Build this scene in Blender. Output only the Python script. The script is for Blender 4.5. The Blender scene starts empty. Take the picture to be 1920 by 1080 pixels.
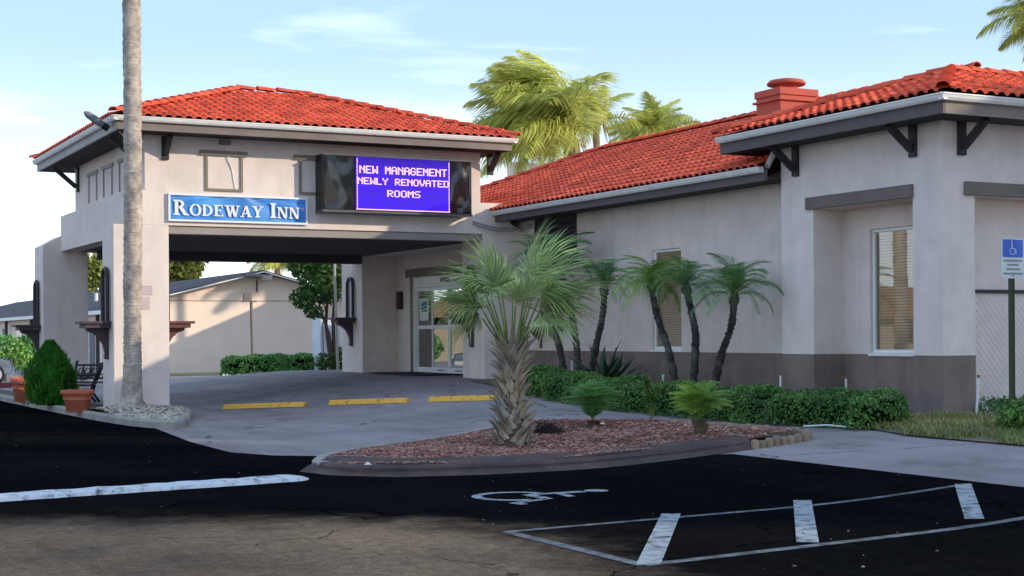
import bpy, bmesh, math, random
from mathutils import Vector, Matrix, Quaternion
import numpy as np
random.seed(7)
sc = bpy.context.scene
COL = sc.collection
R = math.radians

# ------------------------------------------------------------------ camera
FPX, TH, Y0, ROLL, HC = 2863.83, .47705, 629.05, .006428, 1.6
cam = bpy.data.objects.new('camera', bpy.data.cameras.new('camera'))
COL.objects.link(cam); sc.camera = cam
cam.data.sensor_width = 36; cam.data.lens = FPX/1920*36
cam.data.shift_y = (Y0-540)/1920
cam.data.clip_start = .05; cam.data.clip_end = 3000
cam.location = (0, 0, HC)
cam.matrix_world = Matrix.Translation((0, 0, HC)) @ Matrix.Rotation(-TH, 4, 'Z') @ Matrix.Rotation(math.pi/2, 4, 'X') @ Matrix.Rotation(-ROLL, 4, 'Z')

# ------------------------------------------------------------------ light
SUN_EL, SUN_ROT = 18.0, 133.0          # degrees; rotation clockwise from +Y
S = Vector((math.sin(R(SUN_ROT))*math.cos(R(SUN_EL)), math.cos(R(SUN_ROT))*math.cos(R(SUN_EL)), math.sin(R(SUN_EL))))
W = bpy.data.worlds.new('World'); sc.world = W; W.use_nodes = True
nt = W.node_tree; nd = nt.nodes; lk = nt.links
sky = nd.new('ShaderNodeTexSky'); sky.sky_type = 'NISHITA'; sky.sun_disc = False
sky.sun_elevation = R(SUN_EL); sky.sun_rotation = R(SUN_ROT)
sky.altitude = 0; sky.air_density = 1.0; sky.dust_density = .45; sky.ozone_density = 2.6
tc = nd.new('ShaderNodeTexCoord'); mp = nd.new('ShaderNodeMapping')
mp.inputs['Scale'].default_value = (1.6, 2.2, 8.5); mp.inputs['Rotation'].default_value = (0, .12, .5); mp.inputs['Location'].default_value = (1.7, .6, .4)
lk.new(tc.outputs['Generated'], mp.inputs[0])
nz = nd.new('ShaderNodeTexNoise'); nz.inputs['Scale'].default_value = 1.5; nz.inputs['Detail'].default_value = 9
nz.inputs['Roughness'].default_value = .55; nz.inputs['Distortion'].default_value = .35
lk.new(mp.outputs[0], nz.inputs['Vector'])
cr = nd.new('ShaderNodeValToRGB'); cr.color_ramp.elements[0].position = .54; cr.color_ramp.elements[1].position = .82
cr.color_ramp.elements[0].color = (0, 0, 0, 1); cr.color_ramp.elements[1].color = (.60, .60, .60, 1)
lk.new(nz.outputs['Fac'], cr.inputs[0])
mx = nd.new('ShaderNodeMix'); mx.data_type = 'RGBA'
vl = nd.new('ShaderNodeMix'); vl.data_type = 'RGBA'; vl.inputs['Factor'].default_value = .86   # thin high haze over the whole sky
vl.inputs['B'].default_value = (.90, 1.27, 1.88, 1); lk.new(sky.outputs[0], vl.inputs['A'])
sz_ = nd.new('ShaderNodeSeparateXYZ'); lk.new(tc.outputs['Generated'], sz_.inputs[0])      # whiter air toward the horizon all round
hr = nd.new('ShaderNodeMapRange'); hr.interpolation_type = 'SMOOTHSTEP'; hr.inputs[1].default_value = -.02; hr.inputs[2].default_value = .20; hr.inputs[3].default_value = .95; hr.inputs[4].default_value = 0
lk.new(sz_.outputs['Z'], hr.inputs[0]); hm = nd.new('ShaderNodeMix'); hm.data_type = 'RGBA'; lk.new(hr.outputs[0], hm.inputs['Factor']); lk.new(vl.outputs['Result'], hm.inputs['A']); hm.inputs['B'].default_value = (3.2, 3.4, 3.5, 1)
lk.new(cr.outputs[0], mx.inputs['Factor']); lk.new(hm.outputs['Result'], mx.inputs['A'])
mx.inputs['B'].default_value = (4.4, 4.5, 4.6, 1)
lk.new(mx.outputs['Result'], nd['Background'].inputs[0]); nd['Background'].inputs[1].default_value = .15
sl = bpy.data.lights.new('sun', 'SUN'); sl.energy = 1.0; sl.angle = R(.6); sl.color = (1.0, .86, .68)
so = bpy.data.objects.new('sun', sl); COL.objects.link(so); so.rotation_euler = S.to_track_quat('Z', 'Y').to_euler()
so.location = (20, -20, 30)
sc.view_settings.view_transform = 'Standard'; sc.view_settings.look = 'None'
sc.view_settings.gamma = 1; sc.view_settings.use_curve_mapping = False
sc.view_settings.exposure = 1.88
sc.cycles.max_bounces = 6; sc.cycles.transparent_max_bounces = 8

# ------------------------------------------------------------------ helpers
def ray(px, py):
    x, y = px-960, py-540; c, s = math.cos(ROLL), math.sin(ROLL)
    xr, yr = c*x-s*y, s*x+c*y
    r = xr/FPX; u = (Y0-540-yr)/FPX
    return Vector((r*math.cos(TH)+math.sin(TH), math.cos(TH)-r*math.sin(TH), u))
def onx(px, py, X): d = ray(px, py); return d*(X/d.x)+Vector((0, 0, HC))
def ony(px, py, Y): d = ray(px, py); return d*(Y/d.y)+Vector((0, 0, HC))
def ss(a, b, x): t = min(1, max(0, (x-a)/(b-a))); return t*t*(3-2*t)
def gz(X, Y):
    far = ss(43, 54, Y)
    return (.33+.27*ss(18, 34, Y))*ss(8.5, 16, X)*(1-far)+.15*far*ss(4, 12, X)
def G(px, py, dz=0):
    d = ray(px, py); lo, hi = 2, 250
    for i in range(50):
        m = (lo+hi)/2; P = d*m
        if P.z+HC > gz(P.x, P.y)+dz: lo = m
        else: hi = m
    return d*lo+Vector((0, 0, HC))

ORG = {}
def T(name, label, cat, loc=(0, 0, 0), group=None):
    o = bpy.data.objects.new(name, None); COL.objects.link(o); o.location = loc; o.empty_display_size = .2
    o['label'] = label; o['category'] = cat
    if group: o['group'] = group
    ORG[o] = Vector(loc); return o
def link(name, me, mat, parent=None):
    o = bpy.data.objects.new(name, me); COL.objects.link(o)
    if mat and not me.materials: me.materials.append(mat)
    if parent: o.parent = parent; ORG[o] = ORG[parent]
    else: ORG[o] = Vector((0, 0, 0))
    return o
def put(name, me, parent, loc, rot=None, scale=None):
    """an instance sharing mesh data, at world loc"""
    o = bpy.data.objects.new(name, me); COL.objects.link(o); o.parent = parent
    M = Matrix.Translation(Vector(loc)-ORG[parent])
    if rot is not None: M = M @ rot.to_matrix().to_4x4() if not isinstance(rot, Matrix) else M @ rot
    if scale is not None: M = M @ (Matrix.Diagonal((*scale, 1)) if hasattr(scale, '__len__') else Matrix.Scale(scale, 4))
    o.matrix_local = M; ORG[o] = ORG[parent]; return o
def tag(o, label, cat, group=None):
    o['label'] = label; o['category'] = cat
    if group: o['group'] = group
    return o
def kind(o, k): o['kind'] = k; return o

class MB:
    def __init__(s): s.v = []; s.f = []; s.mi = []; s.m = 0; s.sm = []
    def add(s, vs, fs, smooth=False):
        b = len(s.v); s.v += [tuple(v) for v in vs]
        for f in fs: s.f.append([i+b for i in f]); s.mi.append(s.m); s.sm.append(smooth)
        return s
    def box(s, a, b):
        x0, y0, z0 = a; x1, y1, z1 = b
        vs = [(x0, y0, z0), (x1, y0, z0), (x1, y1, z0), (x0, y1, z0), (x0, y0, z1), (x1, y0, z1), (x1, y1, z1), (x0, y1, z1)]
        return s.add(vs, [(0, 3, 2, 1), (4, 5, 6, 7), (0, 1, 5, 4), (1, 2, 6, 5), (2, 3, 7, 6), (3, 0, 4, 7)])
    def bar(s, p, q, w, h, up=(0, 0, 1)):
        p, q = Vector(p), Vector(q); d = (q-p).normalized(); up = Vector(up)
        x = d.cross(up)
        if x.length < 1e-4: x = d.cross(Vector((0, 1, 0)))
        x.normalize(); y = x.cross(d); vs = []
        for c in (p, q):
            for sx, sy in ((-1, -1), (1, -1), (1, 1), (-1, 1)): vs.append(c+x*sx*w/2+y*sy*h/2)
        return s.add(vs, [(0, 1, 2, 3), (7, 6, 5, 4), (0, 4, 5, 1), (1, 5, 6, 2), (2, 6, 7, 3), (3, 7, 4, 0)])
    def prism(s, poly, ax, d0, d1):
        """poly of 2D points extruded along axis ax (0,1,2) from d0 to d1"""
        def P(u, w, d): return ((d, u, w), (u, d, w), (u, w, d))[ax]
        n = len(poly); vs = [P(u, w, d0) for u, w in poly]+[P(u, w, d1) for u, w in poly]
        fs = [tuple(range(n)), tuple(range(2*n-1, n-1, -1))]+[(i, i+n, (i+1) % n+n, (i+1) % n) for i in range(n)]
        return s.add(vs, fs)
    def tube(s, pts, rad, n=8, smooth=True, cap=True):
        pts = [Vector(p) for p in pts]; b = len(s.v); m = len(pts)
        if not hasattr(rad, '__len__'): rad = [rad]*m
        vs = []; ref = None
        for i, p in enumerate(pts):
            d = (pts[min(i+1, m-1)]-pts[max(i-1, 0)]).normalized()
            if ref is None: ref = Vector((1, 0, 0)) if abs(d.x) < .9 else Vector((0, 1, 0))
            x = (ref-d*ref.dot(d)).normalized(); y = d.cross(x); ref = x
            for k in range(n):
                a = 2*math.pi*k/n; vs.append(p+(x*math.cos(a)+y*math.sin(a))*rad[i])
        fs = []
        for i in range(m-1):
            for k in range(n): fs.append((i*n+k, i*n+(k+1) % n, (i+1)*n+(k+1) % n, (i+1)*n+k))
        s.add(vs, fs, smooth)
        if cap: s.add(vs[:n], [tuple(range(n-1, -1, -1))]); s.add(vs[-n:], [tuple(range(n))])
        return s
    def lathe(s, prof, c, n=20, smooth=True):
        c = Vector(c); vs = []; m = len(prof)
        for r, z in prof:
            for k in range(n): a = 2*math.pi*k/n; vs.append(c+Vector((r*math.cos(a), r*math.sin(a), z)))
        fs = []
        for i in range(m-1):
            for k in range(n): fs.append((i*n+k, i*n+(k+1) % n, (i+1)*n+(k+1) % n, (i+1)*n+k))
        s.add(vs, fs, smooth)
        s.add(vs[:n], [tuple(range(n-1, -1, -1))]); s.add(vs[-n:], [tuple(range(n))]); return s
    def quad(s, a, b, c, d): return s.add([a, b, c, d], [(0, 1, 2, 3)])
    def mesh(s, name, mats=None, org=None):
        me = bpy.data.meshes.new(name)
        v = s.v
        if org is not None and org.length > 0: v = [(x-org.x, y-org.y, z-org.z) for x, y, z in v]
        me.from_pydata(v, [], s.f)
        me.polygons.foreach_set('use_smooth', s.sm)
        if mats:
            for m in (mats if isinstance(mats, (list, tuple)) else [mats]): me.materials.append(m)
        if max(s.mi, default=0) > 0: me.polygons.foreach_set('material_index', s.mi)
        me.update(); return me
    def build(s, name, mats, parent=None, bevel=0):
        org = ORG[parent] if parent else None
        o = link(name, s.mesh(name, mats, org), None, parent)
        if bevel:
            b = o.modifiers.new('bevel', 'BEVEL'); b.width = bevel; b.segments = 2; b.limit_method = 'ANGLE'; b.angle_limit = R(40)
        return o

def box(a, b, name, mat, parent=None, bevel=0): return MB().box(a, b).build(name, mat, parent, bevel)

# ------------------------------------------------------------------ materials
MATS = {}
def mat(name, col, rough=.85, var=.12, vscale=2.0, bump=0., bscale=80., metal=0., island=0., spec=.3, tint=None, trans=0., stain=0.):
    if name in MATS: return MATS[name]
    m = bpy.data.materials.new(name); m.use_nodes = True; n = m.node_tree.nodes; l = m.node_tree.links
    b = n['Principled BSDF']; b.inputs['Roughness'].default_value = rough; b.inputs['Metallic'].default_value = metal
    b.inputs['Specular IOR Level'].default_value = spec
    tcn = n.new('ShaderNodeTexCoord'); geo = n.new('ShaderNodeNewGeometry')
    cur = None
    nzn = n.new('ShaderNodeTexNoise'); nzn.inputs['Scale'].default_value = vscale; nzn.inputs['Detail'].default_value = 6; nzn.inputs['Roughness'].default_value = .62
    l.new(geo.outputs['Position'], nzn.inputs['Vector'])
    rp = n.new('ShaderNodeMapRange'); rp.inputs[1].default_value = .3; rp.inputs[2].default_value = .7
    rp.inputs[3].default_value = 1-var; rp.inputs[4].default_value = 1+var
    l.new(nzn.outputs['Fac'], rp.inputs[0]); fac = rp.outputs[0]
    if island:
        ri = n.new('ShaderNodeMapRange'); ri.inputs[3].default_value = 1-island; ri.inputs[4].default_value = 1+island
        l.new(geo.outputs['Random Per Island'], ri.inputs[0])
        mu = n.new('ShaderNodeMath'); mu.operation = 'MULTIPLY'; l.new(fac, mu.inputs[0]); l.new(ri.outputs[0], mu.inputs[1]); fac = mu.outputs[0]
        oi = n.new('ShaderNodeObjectInfo'); ro = n.new('ShaderNodeMapRange'); ro.inputs[3].default_value = 1-island*.6; ro.inputs[4].default_value = 1+island*.6
        l.new(oi.outputs['Random'], ro.inputs[0]); mu2 = n.new('ShaderNodeMath'); mu2.operation = 'MULTIPLY'
        l.new(fac, mu2.inputs[0]); l.new(ro.outputs[0], mu2.inputs[1]); fac = mu2.outputs[0]
    rgb = n.new('ShaderNodeMix'); rgb.data_type = 'RGBA'; rgb.blend_type = 'MIX'
    rgb.inputs['A'].default_value = (*col, 1); rgb.inputs['B'].default_value = (*(tint or col), 1)
    n2 = n.new('ShaderNodeTexNoise'); n2.inputs['Scale'].default_value = vscale*.37; n2.inputs['Detail'].default_value = 4
    l.new(geo.outputs['Position'], n2.inputs['Vector'])
    if tint:
        r2 = n.new('ShaderNodeMapRange'); r2.inputs[1].default_value = .42; r2.inputs[2].default_value = .62; l.new(n2.outputs['Fac'], r2.inputs[0])
        l.new(r2.outputs[0], rgb.inputs['Factor'])
    else: rgb.inputs['Factor'].default_value = 0
    out = rgb.outputs['Result']
    sc_ = n.new('ShaderNodeVectorMath'); sc_.operation = 'SCALE'; l.new(out, sc_.inputs[0]); l.new(fac, sc_.inputs['Scale']); out = sc_.outputs[0]
    if stain:     # vertical weather streaks
        mpn = n.new('ShaderNodeMapping'); mpn.inputs['Scale'].default_value = (5, 5, .5); l.new(geo.outputs['Position'], mpn.inputs[0])
        n3 = n.new('ShaderNodeTexNoise'); n3.inputs['Scale'].default_value = 1.; n3.inputs['Detail'].default_value = 5; l.new(mpn.outputs[0], n3.inputs['Vector'])
        r3 = n.new('ShaderNodeMapRange'); r3.inputs[1].default_value = .5; r3.inputs[2].default_value = .75; r3.inputs[3].default_value = 1; r3.inputs[4].default_value = 1-stain
        l.new(n3.outputs['Fac'], r3.inputs[0])
        s3 = n.new('ShaderNodeVectorMath'); s3.operation = 'SCALE'; l.new(out, s3.inputs[0]); l.new(r3.outputs[0], s3.inputs['Scale']); out = s3.outputs[0]
    l.new(out, b.inputs['Base Color'])
    if bump:
        bn = n.new('ShaderNodeTexNoise'); bn.inputs['Scale'].default_value = bscale; bn.inputs['Detail'].default_value = 4
        l.new(geo.outputs['Position'], bn.inputs['Vector'])
        bp = n.new('ShaderNodeBump'); bp.inputs['Strength'].default_value = bump; bp.inputs['Distance'].default_value = .02
        l.new(bn.outputs['Fac'], bp.inputs['Height']); l.new(bp.outputs[0], b.inputs['Normal'])
    if trans:
        tr = n.new('ShaderNodeBsdfTranslucent'); l.new(out, tr.inputs[0]); ms = n.new('ShaderNodeMixShader'); ms.inputs[0].default_value = trans
        l.new(b.outputs[0], ms.inputs[1]); l.new(tr.outputs[0], ms.inputs[2]); l.new(ms.outputs[0], n['Material Output'].inputs[0])
    MATS[name] = m; return m
def emis(name, col, st):
    m = bpy.data.materials.new(name); m.use_nodes = True; b = m.node_tree.nodes['Principled BSDF']
    b.inputs['Base Color'].default_value = (*[c*.3 for c in col], 1); b.inputs['Emission Color'].default_value = (*col, 1); b.inputs['Emission Strength'].default_value = st
    b.inputs['Roughness'].default_value = .5
    MATS[name] = m; return m
def glassmat(name, tint=(.02, .025, .03), refl=.5):
    m = bpy.data.materials.new(name); m.use_nodes = True; n = m.node_tree.nodes; l = m.node_tree.links
    n.remove(n['Principled BSDF'])
    g = n.new('ShaderNodeBsdfGlossy'); g.inputs['Roughness'].default_value = .015; g.inputs[0].default_value = (.95, .97, 1, 1)
    t = n.new('ShaderNodeBsdfTransparent'); t.inputs[0].default_value = (*tint, 1)
    fr = n.new('ShaderNodeFresnel'); fr.inputs['IOR'].default_value = 1.5
    ma = n.new('ShaderNodeMapRange'); ma.inputs[1].default_value = 0; ma.inputs[2].default_value = 1; ma.inputs[3].default_value = refl*.55; ma.inputs[4].default_value = 1
    l.new(fr.outputs[0], ma.inputs[0]); s = n.new('ShaderNodeMixShader'); l.new(ma.outputs[0], s.inputs[0]); l.new(t.outputs[0], s.inputs[1]); l.new(g.outputs[0], s.inputs[2])
    bn = n.new('ShaderNodeTexNoise'); bn.inputs['Scale'].default_value = 1.3; ge = n.new('ShaderNodeNewGeometry'); l.new(ge.outputs['Position'], bn.inputs['Vector'])
    bp = n.new('ShaderNodeBump'); bp.inputs['Strength'].default_value = .02; bp.inputs['Distance'].default_value = .03; l.new(bn.outputs['Fac'], bp.inputs['Height']); l.new(bp.outputs[0], g.inputs['Normal'])
    l.new(s.outputs[0], n['Material Output'].inputs[0]); MATS[name] = m; return m

def ground_mat(name, col, col2, speck, rough=.9, cracks=0., oil=0., seam=0.):
    """asphalt: aggregate speckle, broad patches, dark stains and thin cracks"""
    m = bpy.data.materials.new(name); m.use_nodes = True; n = m.node_tree.nodes; l = m.node_tree.links
    b = n['Principled BSDF']; b.inputs['Roughness'].default_value = rough; b.inputs['Specular IOR Level'].default_value = .25
    geo = n.new('ShaderNodeNewGeometry'); pos = geo.outputs['Position']
    def noise(s, d=5, r=.6, vec=pos):
        q = n.new('ShaderNodeTexNoise'); q.inputs['Scale'].default_value = s; q.inputs['Detail'].default_value = d; q.inputs['Roughness'].default_value = r
        l.new(vec, q.inputs['Vector']); return q.outputs['Fac']
    def mr(x, a, b_, c, d):
        q = n.new('ShaderNodeMapRange'); q.inputs[1].default_value = a; q.inputs[2].default_value = b_; q.inputs[3].default_value = c; q.inputs[4].default_value = d
        l.new(x, q.inputs[0]); return q.outputs[0]
    def scl(c, f):
        q = n.new('ShaderNodeVectorMath'); q.operation = 'SCALE'; l.new(c, q.inputs[0]); l.new(f, q.inputs['Scale']); return q.outputs[0]
    mixn = n.new('ShaderNodeMix'); mixn.data_type = 'RGBA'; mixn.inputs['A'].default_value = (*col, 1); mixn.inputs['B'].default_value = (*col2, 1)
    l.new(mr(noise(.28, 6, .6), .38, .62, 0, 1), mixn.inputs['Factor'])
    c = mixn.outputs['Result']
    c = scl(c, mr(noise(95, 3, .7), .3, .7, 1-speck, 1+speck))
    c = scl(c, mr(noise(9, 4, .7), .35, .65, 1-speck*.35, 1+speck*.35))
    mpn = n.new('ShaderNodeMapping'); mpn.inputs['Scale'].default_value = (1.3, .16, 1); mpn.inputs['Rotation'].default_value = (0, 0, .5); l.new(pos, mpn.inputs[0])
    c = scl(c, mr(noise(1.6, 5, .6, mpn.outputs[0]), .4, .7, 1.08, .86))
    if oil: c = scl(c, mr(noise(.9, 3), .58, .75, 1, 1-oil))
    if cracks:
        wp = n.new('ShaderNodeVectorMath'); wp.operation = 'ADD'
        nn = n.new('ShaderNodeTexNoise'); nn.inputs['Scale'].default_value = 2.2; nn.inputs['Detail'].default_value = 6; l.new(pos, nn.inputs['Vector'])
        sv = n.new('ShaderNodeVectorMath'); sv.operation = 'SCALE'; sv.inputs['Scale'].default_value = .55; l.new(nn.outputs['Color'], sv.inputs[0])
        l.new(pos, wp.inputs[0]); l.new(sv.outputs[0], wp.inputs[1])
        vo = n.new('ShaderNodeTexVoronoi'); vo.feature = 'DISTANCE_TO_EDGE'; vo.inputs['Scale'].default_value = .42; l.new(wp.outputs[0], vo.inputs['Vector'])
        line = mr(vo.outputs['Distance'], .003, .009, 1, 0)
        gate = mr(noise(.55, 2), .5, .56, 0, 1)
        q = n.new('ShaderNodeMath'); q.operation = 'MULTIPLY'; l.new(line, q.inputs[0]); l.new(gate, q.inputs[1])
        c = scl(c, mr(q.outputs[0], 0, 1, 1, 1-cracks))
        hgt = mr(q.outputs[0], 0, 1, 1, 0)
    l.new(c, b.inputs['Base Color'])
    bp = n.new('ShaderNodeBump'); bp.inputs['Strength'].default_value = .5; bp.inputs['Distance'].default_value = .012
    l.new(noise(110, 3, .7), bp.inputs['Height'])
    last = bp.outputs[0]
    if cracks:
        b2 = n.new('ShaderNodeBump'); b2.inputs['Strength'].default_value = .8; b2.inputs['Distance'].default_value = .02; l.new(hgt, b2.inputs['Height']); l.new(last, b2.inputs['Normal']); last = b2.outputs[0]
    l.new(last, b.inputs['Normal']); MATS[name] = m; return m

def worn_paint(name, col, thresh=.42):
    """road paint worn through to the asphalt below"""
    m = bpy.data.materials.new(name); m.use_nodes = True; n = m.node_tree.nodes; l = m.node_tree.links
    b = n['Principled BSDF']; b.inputs['Roughness'].default_value = .8
    geo = n.new('ShaderNodeNewGeometry')
    a = n.new('ShaderNodeTexNoise'); a.inputs['Scale'].default_value = 6; a.inputs['Detail'].default_value = 9; a.inputs['Roughness'].default_value = .75; l.new(geo.outputs['Position'], a.inputs['Vector'])
    r = n.new('ShaderNodeMapRange'); r.inputs[1].default_value = thresh-.06; r.inputs[2].default_value = thresh+.08; l.new(a.outputs['Fac'], r.inputs[0])
    mi = n.new('ShaderNodeMix'); mi.data_type = 'RGBA'; mi.inputs['A'].default_value = (.03, .03, .032, 1); mi.inputs['B'].default_value = (*col, 1)
    l.new(r.outputs[0], mi.inputs['Factor']); l.new(mi.outputs['Result'], b.inputs['Base Color'])
    MATS[name] = m; return m

STUCCO = mat('stucco', (.79, .675, .60), .92, .07, 2.6, .42, 58, tint=(.74, .63, .565), stain=.07)
STUCCO2 = mat('stucco_pale', (.81, .70, .63), .92, .07, 2.6, .42, 58, tint=(.77, .665, .605), stain=.06)
BAND = mat('band_paint', (.215, .160, .138), .88, .14, 2.4, .3, 55, tint=(.25, .19, .165), stain=.18)
TRIM = mat('trim_brown', (.19, .150, .132), .75, .12, 3, .1, 60)
TRIMD = mat('dark_iron', (.035, .03, .032), .5, .15, 5, .05, 60)
FASCIA = mat('fascia_board', (.20, .165, .145), .75, .12, 1.5, .1, 40, tint=(.26, .215, .18))
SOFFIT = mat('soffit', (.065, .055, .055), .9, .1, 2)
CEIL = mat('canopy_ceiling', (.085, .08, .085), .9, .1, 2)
GUTTER = mat('gutter_white', (.82, .80, .75), .5, .06, 2, stain=.12)
TILE = mat('clay_tile', (.76, .138, .070), .85, .18, 5, .25, 30, island=.28, tint=(.60, .095, .055), spec=.08)
TILEBASE = mat('roof_underlay', (.09, .014, .01), .9, .1)
CHIM = mat('chimney_paint', (.50, .095, .06), .7, .10, 3, .1, 40)
WHITE = mat('white_aluminium', (.85, .84, .80), .4, .05, 3)
PVC = mat('white_plastic', (.75, .74, .70), .5, .06, 5)
BLACK = mat('gloss_black', (.012, .014, .016), .13, .3, 1.5, .25, 2.2, spec=.6)
BLACKM = mat('black_metal', (.015, .016, .018), .4, .2, 8)
GLASS = glassmat('window_glass', (.97, .98, .98), .22)
DOORGLASS = glassmat('door_glass', (.7, .75, .75), .7)
BLIND = mat('blind_slats', (.66, .48, .29), .6, .1, 6)
DARKROOM = mat('room_dark', (.05, .045, .04), .9, .2)
ROOMWALL = mat('room_wall', (.22, .19, .15), .9, .1)
TERRA = mat('terracotta', (.48, .125, .065), .75, .13, 6, .15, 40, tint=(.54, .16, .09))
SOIL = mat('soil', (.11, .085, .065), .95, .35, 14, .6, 40)
MULCH = mat('mulch_bed', (.13, .07, .055), .95, .4, 25, .8, 45, tint=(.10, .07, .055))
CHIP = mat('mulch_chips', (.27, .115, .085), .9, .25, 8, island=.6, tint=(.36, .20, .15))
CURBRED = mat('curb_brown', (.105, .068, .060), .95, .28, 3, .6, 50, tint=(.075, .055, .052))
CONC = mat('concrete', (.36, .33, .29), .9, .16, 4, .4, 60, tint=(.28, .25, .22))
GRAVEL = mat('gravel_stones', (.62, .53, .43), .85, .2, 9, island=.4)
DIRT = mat('dirt', (.20, .165, .115), .95, .3, 5, .6, 40, tint=(.14, .11, .08))
TIMBER = mat('timber_edging', (.28, .20, .135), .85, .2, 8, .3, 40, island=.2)
YELLOW = worn_paint('stop_yellow', (.85, .46, .07), .37)
WHITEP = worn_paint('stop_white', (.66, .64, .6), .36)
LINE = worn_paint('line_white', (.30, .335, .35), .44)
STOPLINE = worn_paint('stop_line_white', (.60, .62, .64), .41)
LINE2 = worn_paint('line_pale_worn', (.12, .14, .15), .48)
BARK = mat('palm_bark', (.27, .235, .20), .95, .25, 5, .5, 25, tint=(.20, .18, .155))
BARKD = mat('date_palm_bark', (.045, .036, .034), .95, .45, 12, .8, 35, tint=(.10, .095, .085))
BOOT = mat('leaf_boots', (.40, .32, .22), .9, .28, 7, .3, 40, island=.5, tint=(.27, .24, .21))
PET = mat('petiole', (.20, .27, .06), .6, .2, 6)
def leaf(name, c, tint=None, tr=.25, isl=.35, rough=.55): return mat(name, c, rough, .2, 3, island=isl, tint=tint, trans=tr, spec=.35)
L_SABAL = leaf('sabal_leaf', (0.288, 0.396, 0.144), (0.405, 0.490, 0.203))
L_DATE = leaf('date_leaf', (0.118, 0.296, 0.118), (0.203, 0.390, 0.118))
L_DATEY = leaf('date_leaf_yellow', (0.317, 0.475, 0.079), (0.224, 0.396, 0.092))
L_QUEEN = leaf('queen_leaf', (0.528, 0.568, 0.132), (0.660, 0.634, 0.172), .5)
L_HEDGE = leaf('hedge_leaf', (0.106, 0.263, 0.066), (0.186, 0.350, 0.077), .25, .6)
L_THUJA = leaf('thuja_leaf', (0.044, 0.220, 0.020), (0.077, 0.286, 0.033), .3, .45)
L_TREE = leaf('tree_leaf', (0.048, 0.120, 0.026), (0.084, 0.156, 0.036), .3, .5)
L_TREEY = leaf('sunlit_tree_leaf', (0.228, 0.264, 0.048), (0.300, 0.300, 0.060), .35, .4)
L_STREL = leaf('strap_leaf', (0.023, 0.058, 0.026), None, .1, .3)
L_SHRUB = leaf('shrub_leaf', (0.130, 0.247, 0.039), (0.091, 0.182, 0.039), .3, .4)
GRASSM = leaf('dry_grass', (.36, .33, .13), (.22, .26, .08), .2, .4)
WOODT = mat('tree_bark', (.10, .075, .055), .95, .3, 8, .5, 30)
PEACH = mat('peach_stucco', (.88, .71, .57), .9, .05, 1, .2, 40)
SHINGLE = mat('shingle', (.075, .07, .075), .95, .25, 6, .4, 25)
CREAM = mat('cream_wall', (.50, .43, .31), .9, .06, 1)
ASPH = ground_mat('old_asphalt', (.235, .205, .203), (.325, .285, .282), .24, .92, .65, .35)
ASPH.node_tree.nodes['Principled BSDF'].inputs['Specular IOR Level'].default_value = .12
BLACKTOP = ground_mat('sealed_blacktop', (.0050, .0052, .0060), (.0095, .0090, .0090), .6, .95, .6, .2)
BLACKTOP.node_tree.nodes['Principled BSDF'].inputs['Specular IOR Level'].default_value = .0
def sunlit_old_patch(m):
    # sunlit area painted in as brown, over older unsealed asphalt (attribute 'old', ragged by noise)
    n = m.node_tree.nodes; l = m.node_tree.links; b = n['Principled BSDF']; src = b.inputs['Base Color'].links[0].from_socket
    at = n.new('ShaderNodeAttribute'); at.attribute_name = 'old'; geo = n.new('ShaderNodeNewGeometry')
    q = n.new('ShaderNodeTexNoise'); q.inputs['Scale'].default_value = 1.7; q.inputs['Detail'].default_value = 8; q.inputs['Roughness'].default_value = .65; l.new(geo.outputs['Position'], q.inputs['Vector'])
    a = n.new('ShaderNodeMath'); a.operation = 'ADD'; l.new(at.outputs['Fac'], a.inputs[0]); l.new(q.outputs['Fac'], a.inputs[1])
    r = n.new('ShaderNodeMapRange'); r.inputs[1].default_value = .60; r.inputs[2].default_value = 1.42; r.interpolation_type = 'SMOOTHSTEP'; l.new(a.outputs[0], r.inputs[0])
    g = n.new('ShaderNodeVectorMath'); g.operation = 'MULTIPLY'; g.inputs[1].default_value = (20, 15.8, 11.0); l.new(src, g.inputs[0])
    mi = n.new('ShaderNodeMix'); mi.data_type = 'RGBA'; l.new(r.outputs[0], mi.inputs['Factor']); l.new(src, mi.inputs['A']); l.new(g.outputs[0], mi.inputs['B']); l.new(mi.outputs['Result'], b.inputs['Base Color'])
sunlit_old_patch(BLACKTOP)

# ================================================================== SETTING
def sheet(poly, dz, name, material, step=1.0, zf=gz, ystep=None):
    bm = bmesh.new(); vs = [bm.verts.new((x, y, 0)) for x, y in poly]; bm.faces.new(vs)
    xs = [p[0] for p in poly]; ys = [p[1] for p in poly]
    def cuts(lo, hi, ax, st):
        k = math.floor(lo/st)*st+st
        while k < hi:
            co = [0, 0, 0]; co[ax] = k; no = [0, 0, 0]; no[ax] = 1
            bmesh.ops.bisect_plane(bm, geom=bm.verts[:]+bm.edges[:]+bm.faces[:], plane_co=co, plane_no=no); k += st
    cuts(min(xs), max(xs), 0, step); cuts(min(ys), max(ys), 1, ystep or step)
    for v in bm.verts: v.co.z = zf(v.co.x, v.co.y)+dz
    bmesh.ops.recalc_face_normals(bm, faces=bm.faces[:])
    me = bpy.data.meshes.new(name); bm.to_mesh(me); bm.free()
    if me.polygons and me.polygons[0].normal.z < 0: me.flip_normals()
    me.materials.append(material)
    return me
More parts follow.
